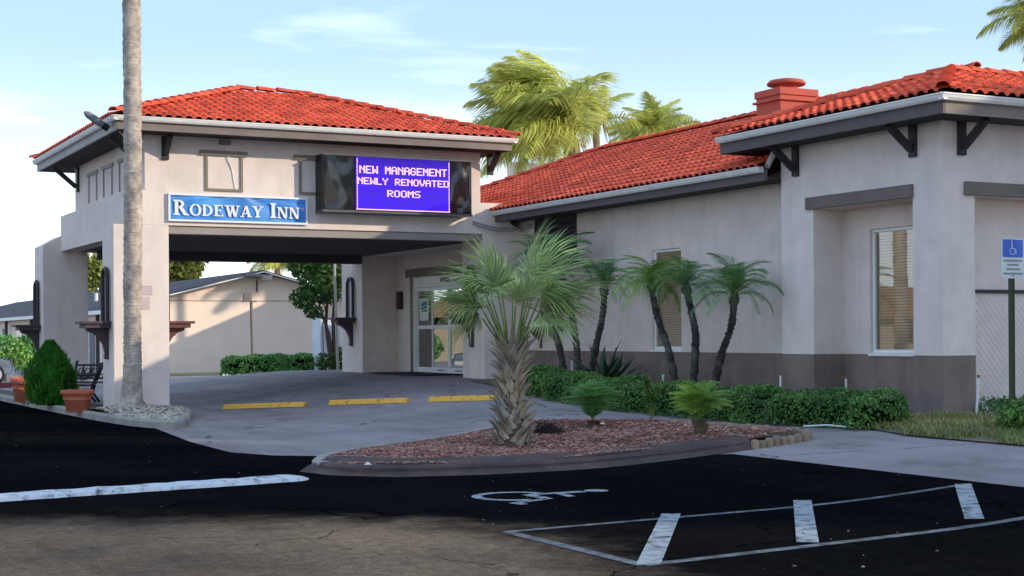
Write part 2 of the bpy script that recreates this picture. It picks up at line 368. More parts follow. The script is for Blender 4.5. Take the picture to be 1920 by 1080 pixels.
# one ground sheet out to the horizon
xs = [-900, -300, -120, -60, -30, -10, 0]+[4+.5*i for i in range(34)]+[24, 30, 40, 60, 120, 300, 900]
ys = [-300, -100, -40, -10, 0]+[6+.75*i for i in range(66)]+[60, 70, 90, 130, 250, 600, 1500]
mb = MB(); nx = len(xs)
mb.add([(x, y, gz(x, y)) for y in ys for x in xs], [(j*nx+i, j*nx+i+1, (j+1)*nx+i+1, (j+1)*nx+i) for j in range(len(ys)-1) for i in range(nx-1)], True)
kind(mb.build('ground_driveway', ASPH), 'structure')
lotp = [(-3, 2), (11.2, 2), (11.18, 10.8), (11.2, 15.7), (10.2, 16.6), (7.6, 17.2), (6.9, 18.6), (7.15, 19.3), (6.6, 19.75), (6.25, 20.6), (6.35, 23), (6.72, 26.4), (6.9, 28), (6.9, 44), (-3, 44)]
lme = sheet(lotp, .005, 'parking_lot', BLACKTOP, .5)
sunlit_poly = [(-40, 14.3), (2.1, 13.9), (5.2, 12.0), (5.6, 10.5), (5.2, 8.6), (3.6, 6.4), (2.5, 0), (2.0, -40)]
def sunlit_dist(x, y):
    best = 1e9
    for a_, b_ in zip(sunlit_poly[:-1], sunlit_poly[1:]):
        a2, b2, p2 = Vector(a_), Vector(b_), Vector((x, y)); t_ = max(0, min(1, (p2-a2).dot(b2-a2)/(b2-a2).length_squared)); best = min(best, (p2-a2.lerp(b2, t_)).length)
    return best if inside(sunlit_poly+[(-40, -40)], x, y) else -best
def inside(p, x, y):
    c = False; n = len(p)
    for i in range(n):
        x0, y0 = p[i]; x1, y1 = p[i-1]
        if (y0 > y) != (y1 > y) and x < (x1-x0)*(y-y0)/(y1-y0)+x0: c = not c
    return c
at_ = lme.attributes.new('old', 'FLOAT', 'POINT')  # mask for the painted-in sunlit area of the lot
for i_, v_ in enumerate(lme.vertices): at_.data[i_].value = max(0, min(1, .5+sunlit_dist(v_.co.x, v_.co.y)*.55))
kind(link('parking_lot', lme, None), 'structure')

# far lot beyond the canopy and the neighbour's verge
vp = [(14.5, 57.2), (24, 57.2), (24, 60), (14.5, 60)]
kind(link('grass_verge', sheet(vp, .02, 'grass_verge', mat('verge', (.15, .17, .05), .95, .3, 9, .4, 30), 2), None), 'structure')

def strip(name, pts, w, material, dz=.009, kindname='structure'):
    """painted marking: a flat strip along ground points"""
    mb = MB()
    P = []
    for a, b in zip(pts[:-1], pts[1:]):
        n = max(1, int((Vector(b)-Vector(a)).length/.4))
        for i in range(n): P.append(Vector(a).lerp(Vector(b), i/n))
    P.append(Vector(pts[-1])); vs = []
    for i, p in enumerate(P):
        d = (P[min(i+1, len(P)-1)]-P[max(0, i-1)]); d.z = 0; d.normalize(); x = Vector((-d.y, d.x, 0))
        for s in (-1, 1): q = p+x*w/2*s; vs.append((q.x, q.y, gz(q.x, q.y)+dz))
    mb.add(vs, [(2*i, 2*i+2, 2*i+3, 2*i+1) for i in range(len(P)-1)])
    o = mb.build(name, material); kind(o, 'structure'); return o
def g2(px, py): p = G(px, py); return (p.x, p.y, 0)
pc = [Vector(g2(-60, 943)), Vector(g2(120, 930)), Vector(g2(300, 918)), Vector(g2(450, 908)), Vector(g2(576, 899))]
pct = T('painted_curb', 'low white painted concrete curb strip across the black lot', 'curb', (pc[2].x, pc[2].y, 0))
mb = MB(); rp_ = random.Random(6); prof = [(-.18, 0), (-.15, .04), (-.09, .058), (.09, .058), (.15, .04), (.18, 0)]; fine = []
for a_, b_ in zip(pc[:-1], pc[1:]): fine += [a_.lerp(b_, i/8) for i in range(8)]
fine.append(pc[-1]); vs = []; n_p = len(prof)
for i, p_ in enumerate(fine):
    d_ = (fine[min(i+1, len(fine)-1)]-fine[max(0, i-1)]).normalized(); x_ = Vector((-d_.y, d_.x, 0)); k_ = 1 if i < len(fine)-2 else (.8 if i == len(fine)-2 else .25)
    for u_, v_ in prof: q_ = p_+x_*(u_*k_+rp_.uniform(-.012, .012)); vs.append((q_.x, q_.y, gz(q_.x, q_.y)+.004+v_*k_+(rp_.uniform(-.005, .005) if v_ else 0)))
mb.add(vs, [(i*n_p+j, (i+1)*n_p+j, (i+1)*n_p+j+1, i*n_p+j+1) for i in range(len(fine)-1) for j in range(n_p-1)]); mb.build('strip', STOPLINE, pct)
A1, A2, B1, B2 = g2(950, 999), g2(1800, 911), g2(1208, 1062), g2(1960, 966)
strip('hatch_border_line', [A1, A2], .09, LINE2)
strip('hatch_border_line', [B1, B2], .11, LINE2, .0095)
strip('hatch_border_line', [A1, B1], .11, LINE2, .010)
strip('hatch_bar', [g2(1259, 965), g2(1216, 1061)], .17, LINE, .011)
strip('hatch_bar', [g2(1505, 940), g2(1515, 1019)], .17, LINE, .011)
strip('hatch_bar', [g2(1806, 909), g2(1828, 975)], .16, LINE, .011)
# painted wheelchair symbol, "up" of the symbol runs along +X
def symbol(name, org, ux, uy, size, z, material, flat=True, conv=None):
    conv = conv or (lambda u, v: (org[0]+ux[0]*u*size+uy[0]*v*size, org[1]+ux[1]*u*size+uy[1]*v*size))
    mb = MB()
    def poly(pts):
        vs = []
        for u, v in pts:
            x, y = conv(u, v); vs.append((x, y, gz(x, y)+z))
        mb.add(vs, [tuple(range(len(vs)))])
    ring = []
    for i in range(22):
        a = math.radians(100+i*12.5); ring.append((a))
    for a, b in zip(ring[:-1], ring[1:]):
        poly([(math.cos(a)*.36, .36+math.sin(a)*.36), (math.cos(b)*.36, .36+math.sin(b)*.36), (math.cos(b)*.27, .36+math.sin(b)*.27), (math.cos(a)*.27, .36+math.sin(a)*.27)])
    poly([(-.10, .55), (0, .55), (.03, 1.05), (-.09, 1.05)])
    poly([(.0, .75), (.28, .72), (.28, .80), (.0, .83)])
    poly([(-.06, .46), (.33, .46), (.33, .56), (-.06, .56)])
    poly([(.27, .50), (.35, .52), (.50, .16), (.42, .12)])
    poly([(.42, .16), (.60, .18), (.60, .10), (.44, .08)])
    poly([(-.04+math.cos(i*.5236)*.11, 1.18+math.sin(i*.5236)*.11) for i in range(12)])
    return mb, poly
base = G(905, 939)
# symbol drawn with its head toward +X (toward the walk), feet toward -Y
mbs, _ = symbol('s', (base.x, base.y+.15), (0, -1), (1, 0), 1.18, .010, LINE)
kind(mbs.build('wheelchair_marking', LINE), 'structure')

# ---- island between lot and driveway
RAISE = .12
isl = [(6.15, 16.9), (6.6, 16.15), (7.7, 15.82), (9.3, 15.8), (10.9, 15.95), (12.7, 15.98), (13.0, 16.7), (12.85, 18.2), (12.5, 20.4), (11.6, 21.6), (10.7, 21.4), (9.2, 20.3), (7.6, 19.25), (6.5, 18.1)]
def smoothpoly(p, n=2):
    for _ in range(n):
        q = []
        for a, b in zip(p, p[1:]+p[:1]):
            q += [(a[0]*.75+b[0]*.25, a[1]*.75+b[1]*.25), (a[0]*.25+b[0]*.75, a[1]*.25+b[1]*.75)]
        p = q
    return p
isl = smoothpoly(isl, 2)
def inset(p, d):
    n = len(p); out = []
    for i in range(n):
        a, b, c = Vector(p[i-1]), Vector(p[i]), Vector(p[(i+1) % n])
        t = (c-a).normalized(); nrm = Vector((-t.y, t.x)); out.append((b.x+nrm.x*d, b.y+nrm.y*d))
    return out
def curb_ring(name, p, w, h, material, parent=None, sink=.1):
    """kerb with a rounded top along a closed counter-clockwise outline"""
    prof = [(0, -sink), (0, h*.75), (w*.25, h), (w, h), (w, -sink)]
    mb = MB(); n = len(p); rings = [inset(p, d) for d, _ in prof]; vs = []
    for (d, z), rg in zip(prof, rings):
        for x, y in rg: vs.append((x, y, gz(x, y)+z))
    m = len(prof)
    fs = [(k*n+i, k*n+(i+1) % n, (k+1)*n+(i+1) % n, (k+1)*n+i) for k in range(m-1) for i in range(n)]
    mb.add(vs, fs); return mb.build(name, material, parent)
isle = T('planting_island', 'mulched planting island with brown curb between blacktop and driveway', 'island', (9.5, 18, 0))
cr_ = curb_ring('curb', isl, .15, RAISE, CONC, isle)
cr_.data.materials.append(CURBRED)
for pg in cr_.data.polygons:
    c_ = pg.center+Vector((9.5, 18, 0))
    if c_.y < 17.2: pg.material_index = 1
bmc = bmesh.new(); bmc.from_mesh(cr_.data)
bmesh.ops.delete(bmc, geom=[f_ for f_ in bmc.faces if f_.calc_center_median().x+9.5 > 11.75], context='FACES')
bmc.to_mesh(cr_.data); bmc.free()
def mound(x, y): return gz(x, y)+RAISE-.01+.05*math.sin(x*2.1)*math.sin(y*1.7)*.5
inn = inset(isl, .165)
me = sheet(inn, 0, 'mulch', MULCH, .35, mound)
for v in me.vertices: v.co -= Vector((9.5, 18, 0))
link('mulch', me, None, isle)
# brown apron along the front of the island (a worn painted slope down to the lot)
apr_o = [(6.05, 17.2), (6.2, 16.55), (6.75, 15.95), (7.7, 15.70), (9.3, 15.66), (10.9, 15.82), (11.7, 15.90)]
apr_i = [(6.75, 17.5), (6.95, 17.15), (7.3, 16.75), (8.0, 16.55), (9.3, 16.45), (10.8, 16.45), (11.75, 16.3)]
def dense(p, k=6):
    out = []
    for a_, b_ in zip(p[:-1], p[1:]): out += [(a_[0]+(b_[0]-a_[0])*i/k, a_[1]+(b_[1]-a_[1])*i/k) for i in range(k)]
    return out+[p[-1]]
ao, ai = dense(apr_o), dense(apr_i); mb = MB(); vs = []; K = 6; rnda = random.Random(2)
for (x0, y0), (x1, y1) in zip(ao, ai):
    for k in range(K+1):
        t = k/K; x, y = x0+(x1-x0)*t, y0+(y1-y0)*t; hgt = (RAISE+.018)*math.sin(min(1, t*1.5)*math.pi/2)
        vs.append((x, y, gz(x, y)+.007+hgt+rnda.uniform(-.006, .006)*(1 if 0 < k < K else 0)))
mb.add(vs, [(i*(K+1)+k, (i+1)*(K+1)+k, (i+1)*(K+1)+k+1, i*(K+1)+k+1) for i in range(len(ao)-1) for k in range(K)], True)
mb.build('apron', CURBRED, isle)
def inside(p, x, y):
    c = False; n = len(p)
    for i in range(n):
        x0, y0 = p[i]; x1, y1 = p[i-1]
        if (y0 > y) != (y1 > y) and x < (x1-x0)*(y-y0)/(y1-y0)+x0: c = not c
    return c
def chips(name, region, n, zf, size, material, parent, flat=.35, rnd=random):
    mb = MB(); xs_ = [p[0] for p in region]; ys_ = [p[1] for p in region]; k = 0
    while k < n:
        x = rnd.uniform(min(xs_), max(xs_)); y = rnd.uniform(min(ys_), max(ys_))
        if not inside(region, x, y): continue
        k += 1; s = size*rnd.uniform(.5, 1.5); a = rnd.uniform(0, 6.28); z = zf(x, y)
        u = Vector((math.cos(a), math.sin(a), rnd.uniform(-.3, .3)))*s; w = Vector((-math.sin(a), math.cos(a), rnd.uniform(-.4, .4)))*s*flat
        p = Vector((x, y, z+.012+rnd.uniform(0, .012)))
        h = Vector((0, 0, s*.25))
        mb.add([p-u-w, p+u-w*.6, p+u*.8+w, p-u*.9+w*.8, p+h], [(0, 1, 4), (1, 2, 4), (2, 3, 4), (3, 0, 4)])
    o = mb.build(name, material, parent); kind(o, 'stuff'); return o
chips('mulch_chips', [p for p in inset(isl, .2)], 15000, mound, .024, CHIP, isle)
# scalloped timber edging on the far and right sides of the island
edge = []
def edging(pts, name):
    out = []
    for a, b in zip(pts[:-1], pts[1:]):
        n = max(1, int((Vector(b)-Vector(a)).length/.118))
        for i in range(n): out.append(Vector(a).lerp(Vector(b), i/n))
    return out
log = MB(); log.lathe([(.055, -.15), (.058, .0), (.058, .10), (.042, .128), (.0, .135)], (0, 0, 0), 7); logme = log.mesh('edging_log', TIMBER)
epts = edging([p for p in [(11.72, 15.93), (12.2, 15.97), (12.62, 16.05), (12.9, 16.35), (12.95, 16.9), (12.88, 17.8), (12.74, 18.9), (12.5, 20.2), (12.1, 21.0)]], 'e')
for p in epts:
    put('edging_log', logme, isle, (p.x, p.y, gz(p.x, p.y)-.01), Matrix.Rotation(random.uniform(0, 6), 4, 'Z'), (1, 1, random.uniform(.8, 1.05)))

# ---- planter bed beside the left columns
bed = [(6.35, 46), (6.35, 34), (6.42, 29.5), (6.6, 27.2), (6.95, 26.5), (7.35, 26.9), (7.95, 28.8), (8.55, 30.8), (8.62, 32.0), (8.45, 33.0), (7.9, 33.4), (7.5, 35), (7.45, 46)]
bedt = T('planter_bed', 'long raised planter bed with gravel around left canopy columns', 'planter bed', (7.2, 32, 0))
bedc = smoothpoly(bed, 1)
curb_ring('curb', bedc, .15, .15, CONC, bedt)
def bedz(x, y): return gz(x, y)+.13+.10*ss(1.6, .2, math.hypot(x-7.3, y-30.6))
me = sheet(inset(bedc, .145), 0, 'soil', SOIL, .35, bedz)
for v in me.vertices: v.co -= Vector((7.2, 32, 0))
link('soil', me, None, bedt)
chips('gravel', [p for p in inset(bedc, .17) if p[1] < 32.6], 6500, bedz, .026, GRAVEL, bedt, .8)

# ---- dirt and dry grass at the building foot
kind(link('building_bed', sheet([G(1640, 807).xy[:], G(1700, 818).xy[:], G(1800, 827).xy[:], G(1925, 838).xy[:], (22, 13.2), (22, 17.55), (16.84, 17.58), (16.84, 31.5), (15.2, 31.5), (14.6, 28.6), (13.95, 25), (13.75, 22), (13.8, 18)], .02, 'building_bed', DIRT, .7), None), 'structure')

# ================================================================== ROOF TILES
def tile_mesh():
    mb = MB(); prof = []
    w = .222
    for i in range(9):
        t = i/8
        if t < .62: a = math.pi*t/.62; x = -w/2+0.14*(1-math.cos(a))/2; z = .040*math.sin(a)
        else: x = -w/2+.14+(w-.14)*(t-.62)/.38; z = -.012*math.sin(math.pi*(t-.62)/.38)
        prof.append((x, z))
    vs = []
    L = .46
    for y, dz in ((0, .035), (L, 0.)):
        for x, z in prof: vs.append((x, y, z+dz))
    for x, z in prof: vs.append((x, 0, z+.035-.028))
    n = 9
    fs = [(i, i+1, n+i+1, n+i) for i in range(n-1)]
    mb.add(vs, fs, True); mb.add([vs[i] for i in range(n)]+[vs[2*n+i] for i in range(n)], [(n+i, n+i+1, i+1, i) for i in range(n-1)])
    return mb
TILEMB = tile_mesh(); TILEME = TILEMB.mesh('tile', TILE)
CAPMB = MB()
capv = []
for y, r, dz in ((0, .115, .035), (.46, .10, .010)):
    for i in range(8): a = math.pi*i/7; capv.append((r*math.cos(a), y, r*.8*math.sin(a)+dz))
capv += [(v[0]*.82, 0, v[2]*.82+.0) for v in capv[:8]]
CAPMB.add(capv, [(i+1, i, 8+i, 9+i) for i in range(7)], True); CAPMB.add(capv[:8]+capv[16:], [(i, i+1, 9+i, 8+i) for i in range(7)])
CAPME = CAPMB.mesh('ridge_tile', TILE)
PW, EXPO = .212, .36
def slope_tiles(poly3, eave_dir, up_dir, out):
    """poly3: planar polygon; rows run along eave_dir, climb along up_dir; collects matrices"""
    o = Vector(poly3[0]); e = Vector(eave_dir).normalized(); u = Vector(up_dir).normalized(); nn = e.cross(u)
    P2 = [((Vector(p)-o).dot(e), (Vector(p)-o).dot(u)) for p in poly3]
    xs_ = [p[0] for p in P2]; ys_ = [p[1] for p in P2]
    r = 0; y = min(ys_)-.015
    while y < max(ys_):
        x = min(xs_)+PW/2
        while x < max(xs_):
            if inside(P2, x, y+.16) or inside(P2, x, y+.24) and inside(P2, x+.1, y+.2):
                p = o+e*(x+random.uniform(-.006, .006))+u*(y+random.uniform(-.008, .008))+nn*.03
                M = Matrix((e, u, nn)).transposed().to_4x4(); M.translation = p
                M = M @ Matrix.Rotation(random.uniform(-.012, .012), 4, 'Z') @ Matrix.Rotation(random.uniform(-.01, .01)-.03, 4, 'X')
                out.append(M)
            x += PW
        y += EXPO
def cap_line(a, b, out, n=None, lift=.05):
    a, b = Vector(a), Vector(b); d = (b-a); L = d.length; d.normalize(); k = int(L/.38)
    x = d.cross(Vector((0, 0, 1))).normalized(); z = x.cross(d)
    for i in range(k):
        M = Matrix((x, d, z)).transposed().to_4x4(); M.translation = a+d*(i*L/k)+z*lift
        out.append(M @ Matrix.Rotation(random.uniform(-.02, .02), 4, 'Z'))
CAMP = Vector((0, 0, HC))
def inview(p):
    d = p-CAMP; D = d.x*math.sin(TH)+d.y*math.cos(TH)
    if D < 1: return False
    r = (d.x*math.cos(TH)-d.y*math.sin(TH))/D*FPX+960
    return -10 < r < 1930
def place_tiles(parent, mats_, mb_src, me_src, name, restname, limit, facing):
    """the tiles that show largest are parts of their own, the rest one joined part"""
    org = ORG[parent]
    key = []
    for M in mats_:
        p = M.translation; nrm = M.to_3x3() @ Vector((0, 0, 1)); d = CAMP-p
        s = nrm.dot(d.normalized())/d.length_squared
        key.append((-(s if (inview(p) and s > 0) else s-1), M))
    order = sorted(range(len(key)), key=lambda i: key[i][0])
    for i in order[:limit]:
        o = bpy.data.objects.new(name, me_src); COL.objects.link(o); o.parent = parent
        M = key[i][1].copy(); M.translation -= org; o.matrix_local = M
    rest = MB()
    for i in order[limit:]:
        M = key[i][1]; rest.add([M @ Vector(v) for v in mb_src.v], mb_src.f, True)
    if rest.v:
        o = rest.build(restname, TILE, parent); kind(o, 'stuff')

# ================================================================== INN BUILDING
XM, XB = 16.86, 16.46         # long wall, corner block wall (both face -X)
YF = 32.04                    # front plane of the canopy
inn_b = T('inn_building', 'long single storey inn with lavender grey stucco and red tile roofs', 'building', (18, 28, 0))
def wall(name, a, b, m=STUCCO): return box(a, b, name, m, inn_b)
BZ = 1.25                     # top of the dark painted band
def holes_wall(name, X, y0, y1, z0, z1, holes, thick, m, nrm=-1):
    """wall in plane X=const facing -X with rectangular holes [(ya,yb,za,zb)]"""
    mb = MB(); ysn = sorted({y0, y1, *[h[0] for h in holes], *[h[1] for h in holes]}); zsn = sorted({z0, z1, *[h[2] for h in holes], *[h[3] for h in holes]})
    for ya, yb in zip(ysn[:-1], ysn[1:]):
        for za, zb in zip(zsn[:-1], zsn[1:]):
            ym, zm = (ya+yb)/2, (za+zb)/2
            if any(h[0] < ym < h[1] and h[2] < zm < h[3] for h in holes): continue
            mb.quad((X, yb, za), (X, ya, za), (X, ya, zb), (X, yb, zb))
    for ya, yb, za, zb in holes:     # reveals
        t = X+thick
        mb.quad((X, ya, za), (X, yb, za), (t, yb, za), (t, ya, za)); mb.quad((X, yb, zb), (X, ya, zb), (t, ya, zb), (t, yb, zb))
        mb.quad((X, ya, zb), (X, ya, za), (t, ya, za), (t, ya, zb)); mb.quad((X, yb, za), (X, yb, zb), (t, yb, zb), (t, yb, za))
    return mb.build(name, m, inn_b)
DOOR = (33.95, 38.55, .55, 3.20)
WIN1 = (25.31, 26.38, 1.30, 3.32)
SWIN = (30.12, 31.25, 1.84, 2.95)
holes_wall('wall', XM, 21.0, 40.2, BZ, 4.5, [(DOOR[0], DOOR[1], BZ, DOOR[3]), WIN1, SWIN], .16, STUCCO)
holes_wall('wall_band', XM-.004, 21.0, 33.0, -.1, BZ, [], .1, BAND)
holes_wall('wall_lower', XM, 33.0, 40.2, -.1, BZ, [(DOOR[0], DOOR[1], -.1, BZ)], .16, STUCCO)
wall('wall_return', (XM, 40.2, -.1), (26, 41.2, 4.5))
box((XM+.35, 21.4, -.1), (27, 33.2, 4.45), 'room_core', DARKROOM, inn_b)
# windows
def window(y0, y1, z0, z1, X, blinds=True, name='window', frame=WHITE, par=None):
    """window set in a wall that faces -X"""
    par = par or inn_b; t = .055; x = X+.05
    mb = MB()
    mb.box((x, y0, z0), (x+.07, y1, z0+t)); mb.box((x, y0, z1-t), (x+.07, y1, z1))
    mb.box((x, y0, z0+t), (x+.07, y0+t, z1-t)); mb.box((x, y1-t, z0+t), (x+.07, y1, z1-t))
    w = mb.build(name, frame, par, .006)
    MB().quad((x+.03, y1-t, z0+t), (x+.03, y0+t, z0+t), (x+.03, y0+t, z1-t), (x+.03, y1-t, z1-t)).build('pane', GLASS, w)
    sil = MB().box((X-.03, y0-.03, z0-.05), (X+.05, y1+.03, z0-.002)).build('sill', frame, w)
    if blinds:
        sl_ = MB(); k = int((z1-z0-2*t)/.05)
        for i in range(k):
            zz = z0+t+.02+i*.05; sl_.add([(x+.075, y0+t, zz-.023), (x+.075, y1-t-.0, zz-.023), (x+.092, y1-t, zz+.021), (x+.092, y0+t, zz+.021)], [(0, 1, 2, 3)])
        sl_.box((x+.07, y0+t, z1-t-.05), (x+.12, y1-t, z1-t))
        sl_.build('blind', BLIND, w)
    return w
window(*WIN1, XM)
window(*SWIN, XM, False)
box((XM+.3, SWIN[0]-.3, SWIN[2]-.3), (XM+.33, SWIN[1]+.3, SWIN[3]+.2), 'room_wall', ROOMWALL, inn_b)
# service shelf under the small window
sh = MB(); sh.box((XM-.42, 30.05, 1.74), (XM, 31.42, 1.80)); sh.box((XM-.36, 30.12, 1.69), (XM, 31.35, 1.739))
shelf = sh.build('service_shelf', TRIM, inn_b, .008)
for y in (30.35, 31.12):
    MB().prism([(XM-.32, 1.688), (XM-.001, 1.688), (XM-.001, 1.30), (XM-.05, 1.30), (XM-.07, 1.48)], 1, y-.025, y+.025).build('shelf_bracket', TRIM, shelf)
# dark louvre panel high under the eave
lp = box((XM-.05, 29.45, 3.15), (XM, 31.35, 4.29), 'louvre_panel', TRIMD, inn_b)
for i in range(9):
    z = 3.22+i*.115; MB().add([(XM-.055, 29.5, z), (XM-.055, 31.3, z), (XM-.09, 31.3, z-.05), (XM-.09, 29.5, z-.05)], [(0, 1, 2, 3)]).build('slat', TRIMD, lp)
# eave of the long wing: soffit, fascia, gutter
EX = 16.12
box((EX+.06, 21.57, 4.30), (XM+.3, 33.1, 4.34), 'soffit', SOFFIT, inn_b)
box((EX, 21.57, 4.27), (EX+.06, 33.3, 4.47), 'fascia', mat('fascia_dark', (.125, .105, .105), .7, .1, 2), inn_b)
def gutter(p, q, name='gutter', par=None, out=(-1, 0)):
    """K-style gutter between two points"""
    par = par or inn_b; p, q = Vector(p), Vector(q); o = Vector((out[0], out[1], 0))
    prof = [(0, 0), (.07, .0), (.10, .035), (.115, .075), (.125, .08), (.125, .1), (.0, .1)]
    mb = MB(); n = len(prof)
    vs = [p+o*a+Vector((0, 0, b)) for a, b in prof]+[q+o*a+Vector((0, 0, b)) for a, b in prof]
    mb.add(vs, [tuple(range(n)), tuple(range(2*n-1, n-1, -1))]+[(i, i+n, (i+1) % n+n, (i+1) % n) for i in range(n)])
    return mb.build(name, GUTTER, par)
gutter((EX-.002, 21.6, 4.41), (EX-.002, 33.25, 4.41))
# main roof: slope facing -X, ridge along Y, hip at the far end
PM = .40; RX, RZ, RYe = 21.12, 4.52+(21.12-16.02)*.40, 35.6
e0 = (16.02, 21.58, 4.50); e1 = (16.02, 40.7, 4.50); r1 = (RX, RYe, RZ); r0 = (RX, 21.58, RZ)
mb = MB(); mb.quad(e1, e0, r0, r1)
mb.add([r1, r0, (26.2, 21.58, 4.5), (26.2, 40.7, 4.5)], [(0, 1, 2, 3)]); mb.add([e1, r1, (26.2, 40.7, 4.5)], [(0, 1, 2)])
roof = mb.build('roof', TILEBASE, inn_b)
Ms = []
u = (Vector(r0)-Vector(e0)).normalized()
# rows run along -Y so that e x u points up and out
slope_tiles([(16.02, 40.7, 4.5), (16.02, 21.62, 4.5), (RX, 21.62, RZ), r1], (0, -1, 0), u, Ms)
caps = []; cap_line((RX, 21.62, RZ), r1, caps); cap_line(e1, r1, caps)
# ---------------- corner block
BY0, BY1 = 17.60, 21.56
GB = .05
# left face (X=XB): pier, recess with window, pier; front face (Y=BY0): pier then recess
PZ = 3.72
wall('corner_pier', (XB, BY0, BZ), (17.12, 18.24, PZ), STUCCO2)
box((XB-.004, BY0-.004, GB), (17.124, 18.244, BZ), 'corner_pier_band', BAND, inn_b)
wall('pier', (XB, 20.68, BZ), (XM+.4, BY1, PZ), STUCCO2)
box((XB-.004, 20.676, GB), (XM+.4, BY1+.004, BZ), 'pier_band', BAND, inn_b)
wall('upper_wall', (XB, BY0, PZ), (26, BY1, 4.86), STUCCO2)
# recess wall with tall window
XR = 17.10
WIN2 = (17.95, onx(1632, 500, XR).y, 1.27, 3.34)
holes_wall('recess_wall', XR, 18.0, 20.70, BZ, PZ, [(18.1, WIN2[1], WIN2[2], WIN2[3])], .12, STUCCO)
holes_wall('recess_band', XR-.004, 18.0, 20.70, GB, BZ, [], .1, BAND)
window(18.1, WIN2[1], WIN2[2], WIN2[3], XR)
box((XR+.3, 18.3, .1), (26, 20.9, 3.7), 'room_core', DARKROOM, inn_b)
# lintels
box((XB-.055, 18.22, PZ-.012), (XB+.02, 20.84, 3.915), 'lintel', TRIM, inn_b, .01)
box((16.90, BY0-.055, PZ-.012), (22, BY0+.02, 3.915), 'lintel', mat('trim_tan', (.19, .16, .14), .8, .12, 3, .1, 60), inn_b, .01)
# front recess
wall('front_recess_wall', (17.122, 18.05, 2.28), (26, 18.2, PZ), STUCCO)
fr = wall('lattice_wall', (17.122, 18.02, GB), (26, 18.2, 2.22), STUCCO2)
box((17.122, 17.97, 2.225), (26, 18.04, 2.275), 'rail', TRIMD, inn_b)
lat = MB()
for i in range(-24, 60):
    for sgn in (1, -1):
        x0 = 17.13+i*.11; z0, z1 = GB+.3, 2.2; p = Vector((x0 if sgn > 0 else x0, 18.012, z0)); q = Vector((x0+(z1-z0)*sgn*.9, 18.012, z1))
        # clip to the panel
        def clip(a, b):
            if a.x < 17.13:
                if b.x <= 17.13: return None
                a = a.lerp(b, (17.13-a.x)/(b.x-a.x))
            if b.x < 17.13: b = a.lerp(b, (17.13-a.x)/(b.x-a.x)) if a.x > 17.13 else None
            return (a, b) if b is not None else None
        c = clip(p, q)
        if c and (c[1]-c[0]).length > .05: lat.bar(c[0]+Vector((0, .005, 0)), c[1]+Vector((0, .005, 0)), .007, .005, (0, 1, 0))
lo_ = lat.build('lattice', STUCCO2, fr); kind(lo_, 'stuff')
# eaves of the block
CX, CY, CYB = 15.80, 16.86, 22.45
mb = MB(); mb.box((CX+.05, CY+.05, 4.83), (24, CYB, 4.87)); mb.build('soffit', SOFFIT, inn_b)
FD = MATS['fascia_dark']
box((CX, CY, 4.80), (CX+.05, CYB, 5.02), 'fascia', FD, inn_b)
box((CX+.051, CY, 4.80), (24, CY+.05, 5.02), 'fascia', FASCIA, inn_b)
box((CX+.051, CYB-.05, 4.80), (24, CYB, 5.02), 'fascia', FD, inn_b)
gutter((CX-.002, CY-.1, 4.985), (CX-.002, CYB, 4.985)); gutter((CX-.1, CY-.002, 4.984), (24, CY-.002, 4.984), out=(0, -1))
PB = .315; hd = (CYB-CY)/2+.1; ax, ay, az = CX-.1+hd, (CY+CYB)/2, 5.09+hd*PB
c0 = (CX-.1, CY-.1, 5.09); c1 = (CX-.1, CYB+.1, 5.09); ap = (ax, ay, az); far = (30, ay, az); cf = (30, CY-.1, 5.09); cb = (30, CYB+.1, 5.09)
mb = MB(); mb.add([c1, c0, ap], [(0, 1, 2)]); mb.quad(c0, cf, far, ap); mb.quad(cb, c1, ap, far)
mb.build('roof', TILEBASE, inn_b)
slope_tiles([c1, c0, ap], (0, -1, 0), (Vector((ax, 0, az))-Vector((CX-.1, 0, 5.09))), Ms)
slope_tiles([c0, (23, CY-.1, 5.09), (23, ay, az), ap], (1, 0, 0), (Vector((0, ay, az))-Vector((0, CY-.1, 5.09))), Ms)
cap_line(c0, ap, caps); cap_line(c1, ap, caps); cap_line(ap, (23, ay, az), caps)
place_tiles(roof, Ms, TILEMB, TILEME, 'tile', 'distant_tiles', 300, None)
place_tiles(roof, caps, CAPMB, CAPME, 'ridge_tile', 'distant_ridge_tiles', 300, None)
# knee braces under the eaves
def brace(par, base, out, zt, drop, reach, m=TRIMD):
    """wall plate plus diagonal strut; out = unit vector away from wall"""
    b = Vector(base); o = Vector(out); side = o.cross(Vector((0, 0, 1)))
    mb = MB(); mb.bar(b+o*.03+Vector((0, 0, zt-drop)), b+o*.03+Vector((0, 0, zt)), .15, .06, o)
    br = mb.build('eave_brace', m, par, .006)
    m2 = MB(); m2.bar(b+o*.07+Vector((0, 0, zt-drop+.12)), b+o*reach+Vector((0, 0, zt-.03)), .10, .10, o)
    m2.build('strut', m, br, .005)
    return br
brace(inn_b, (XB, 21.12, 0), (-1, 0, 0), 4.83, .52, .52); brace(inn_b, (XB, 18.20, 0), (-1, 0, 0), 4.83, .50, .52)
brace(inn_b, (16.84, BY0, 0), (0, -1, 0), 4.83, .52, .55)
# downpipe elbow where the two eaves meet
MB().tube([(16.2, 21.62, 4.52), (16.28, 21.64, 4.62), (16.36, 21.62, 4.78)], .055, 8).build('downpipe', GUTTER, inn_b)
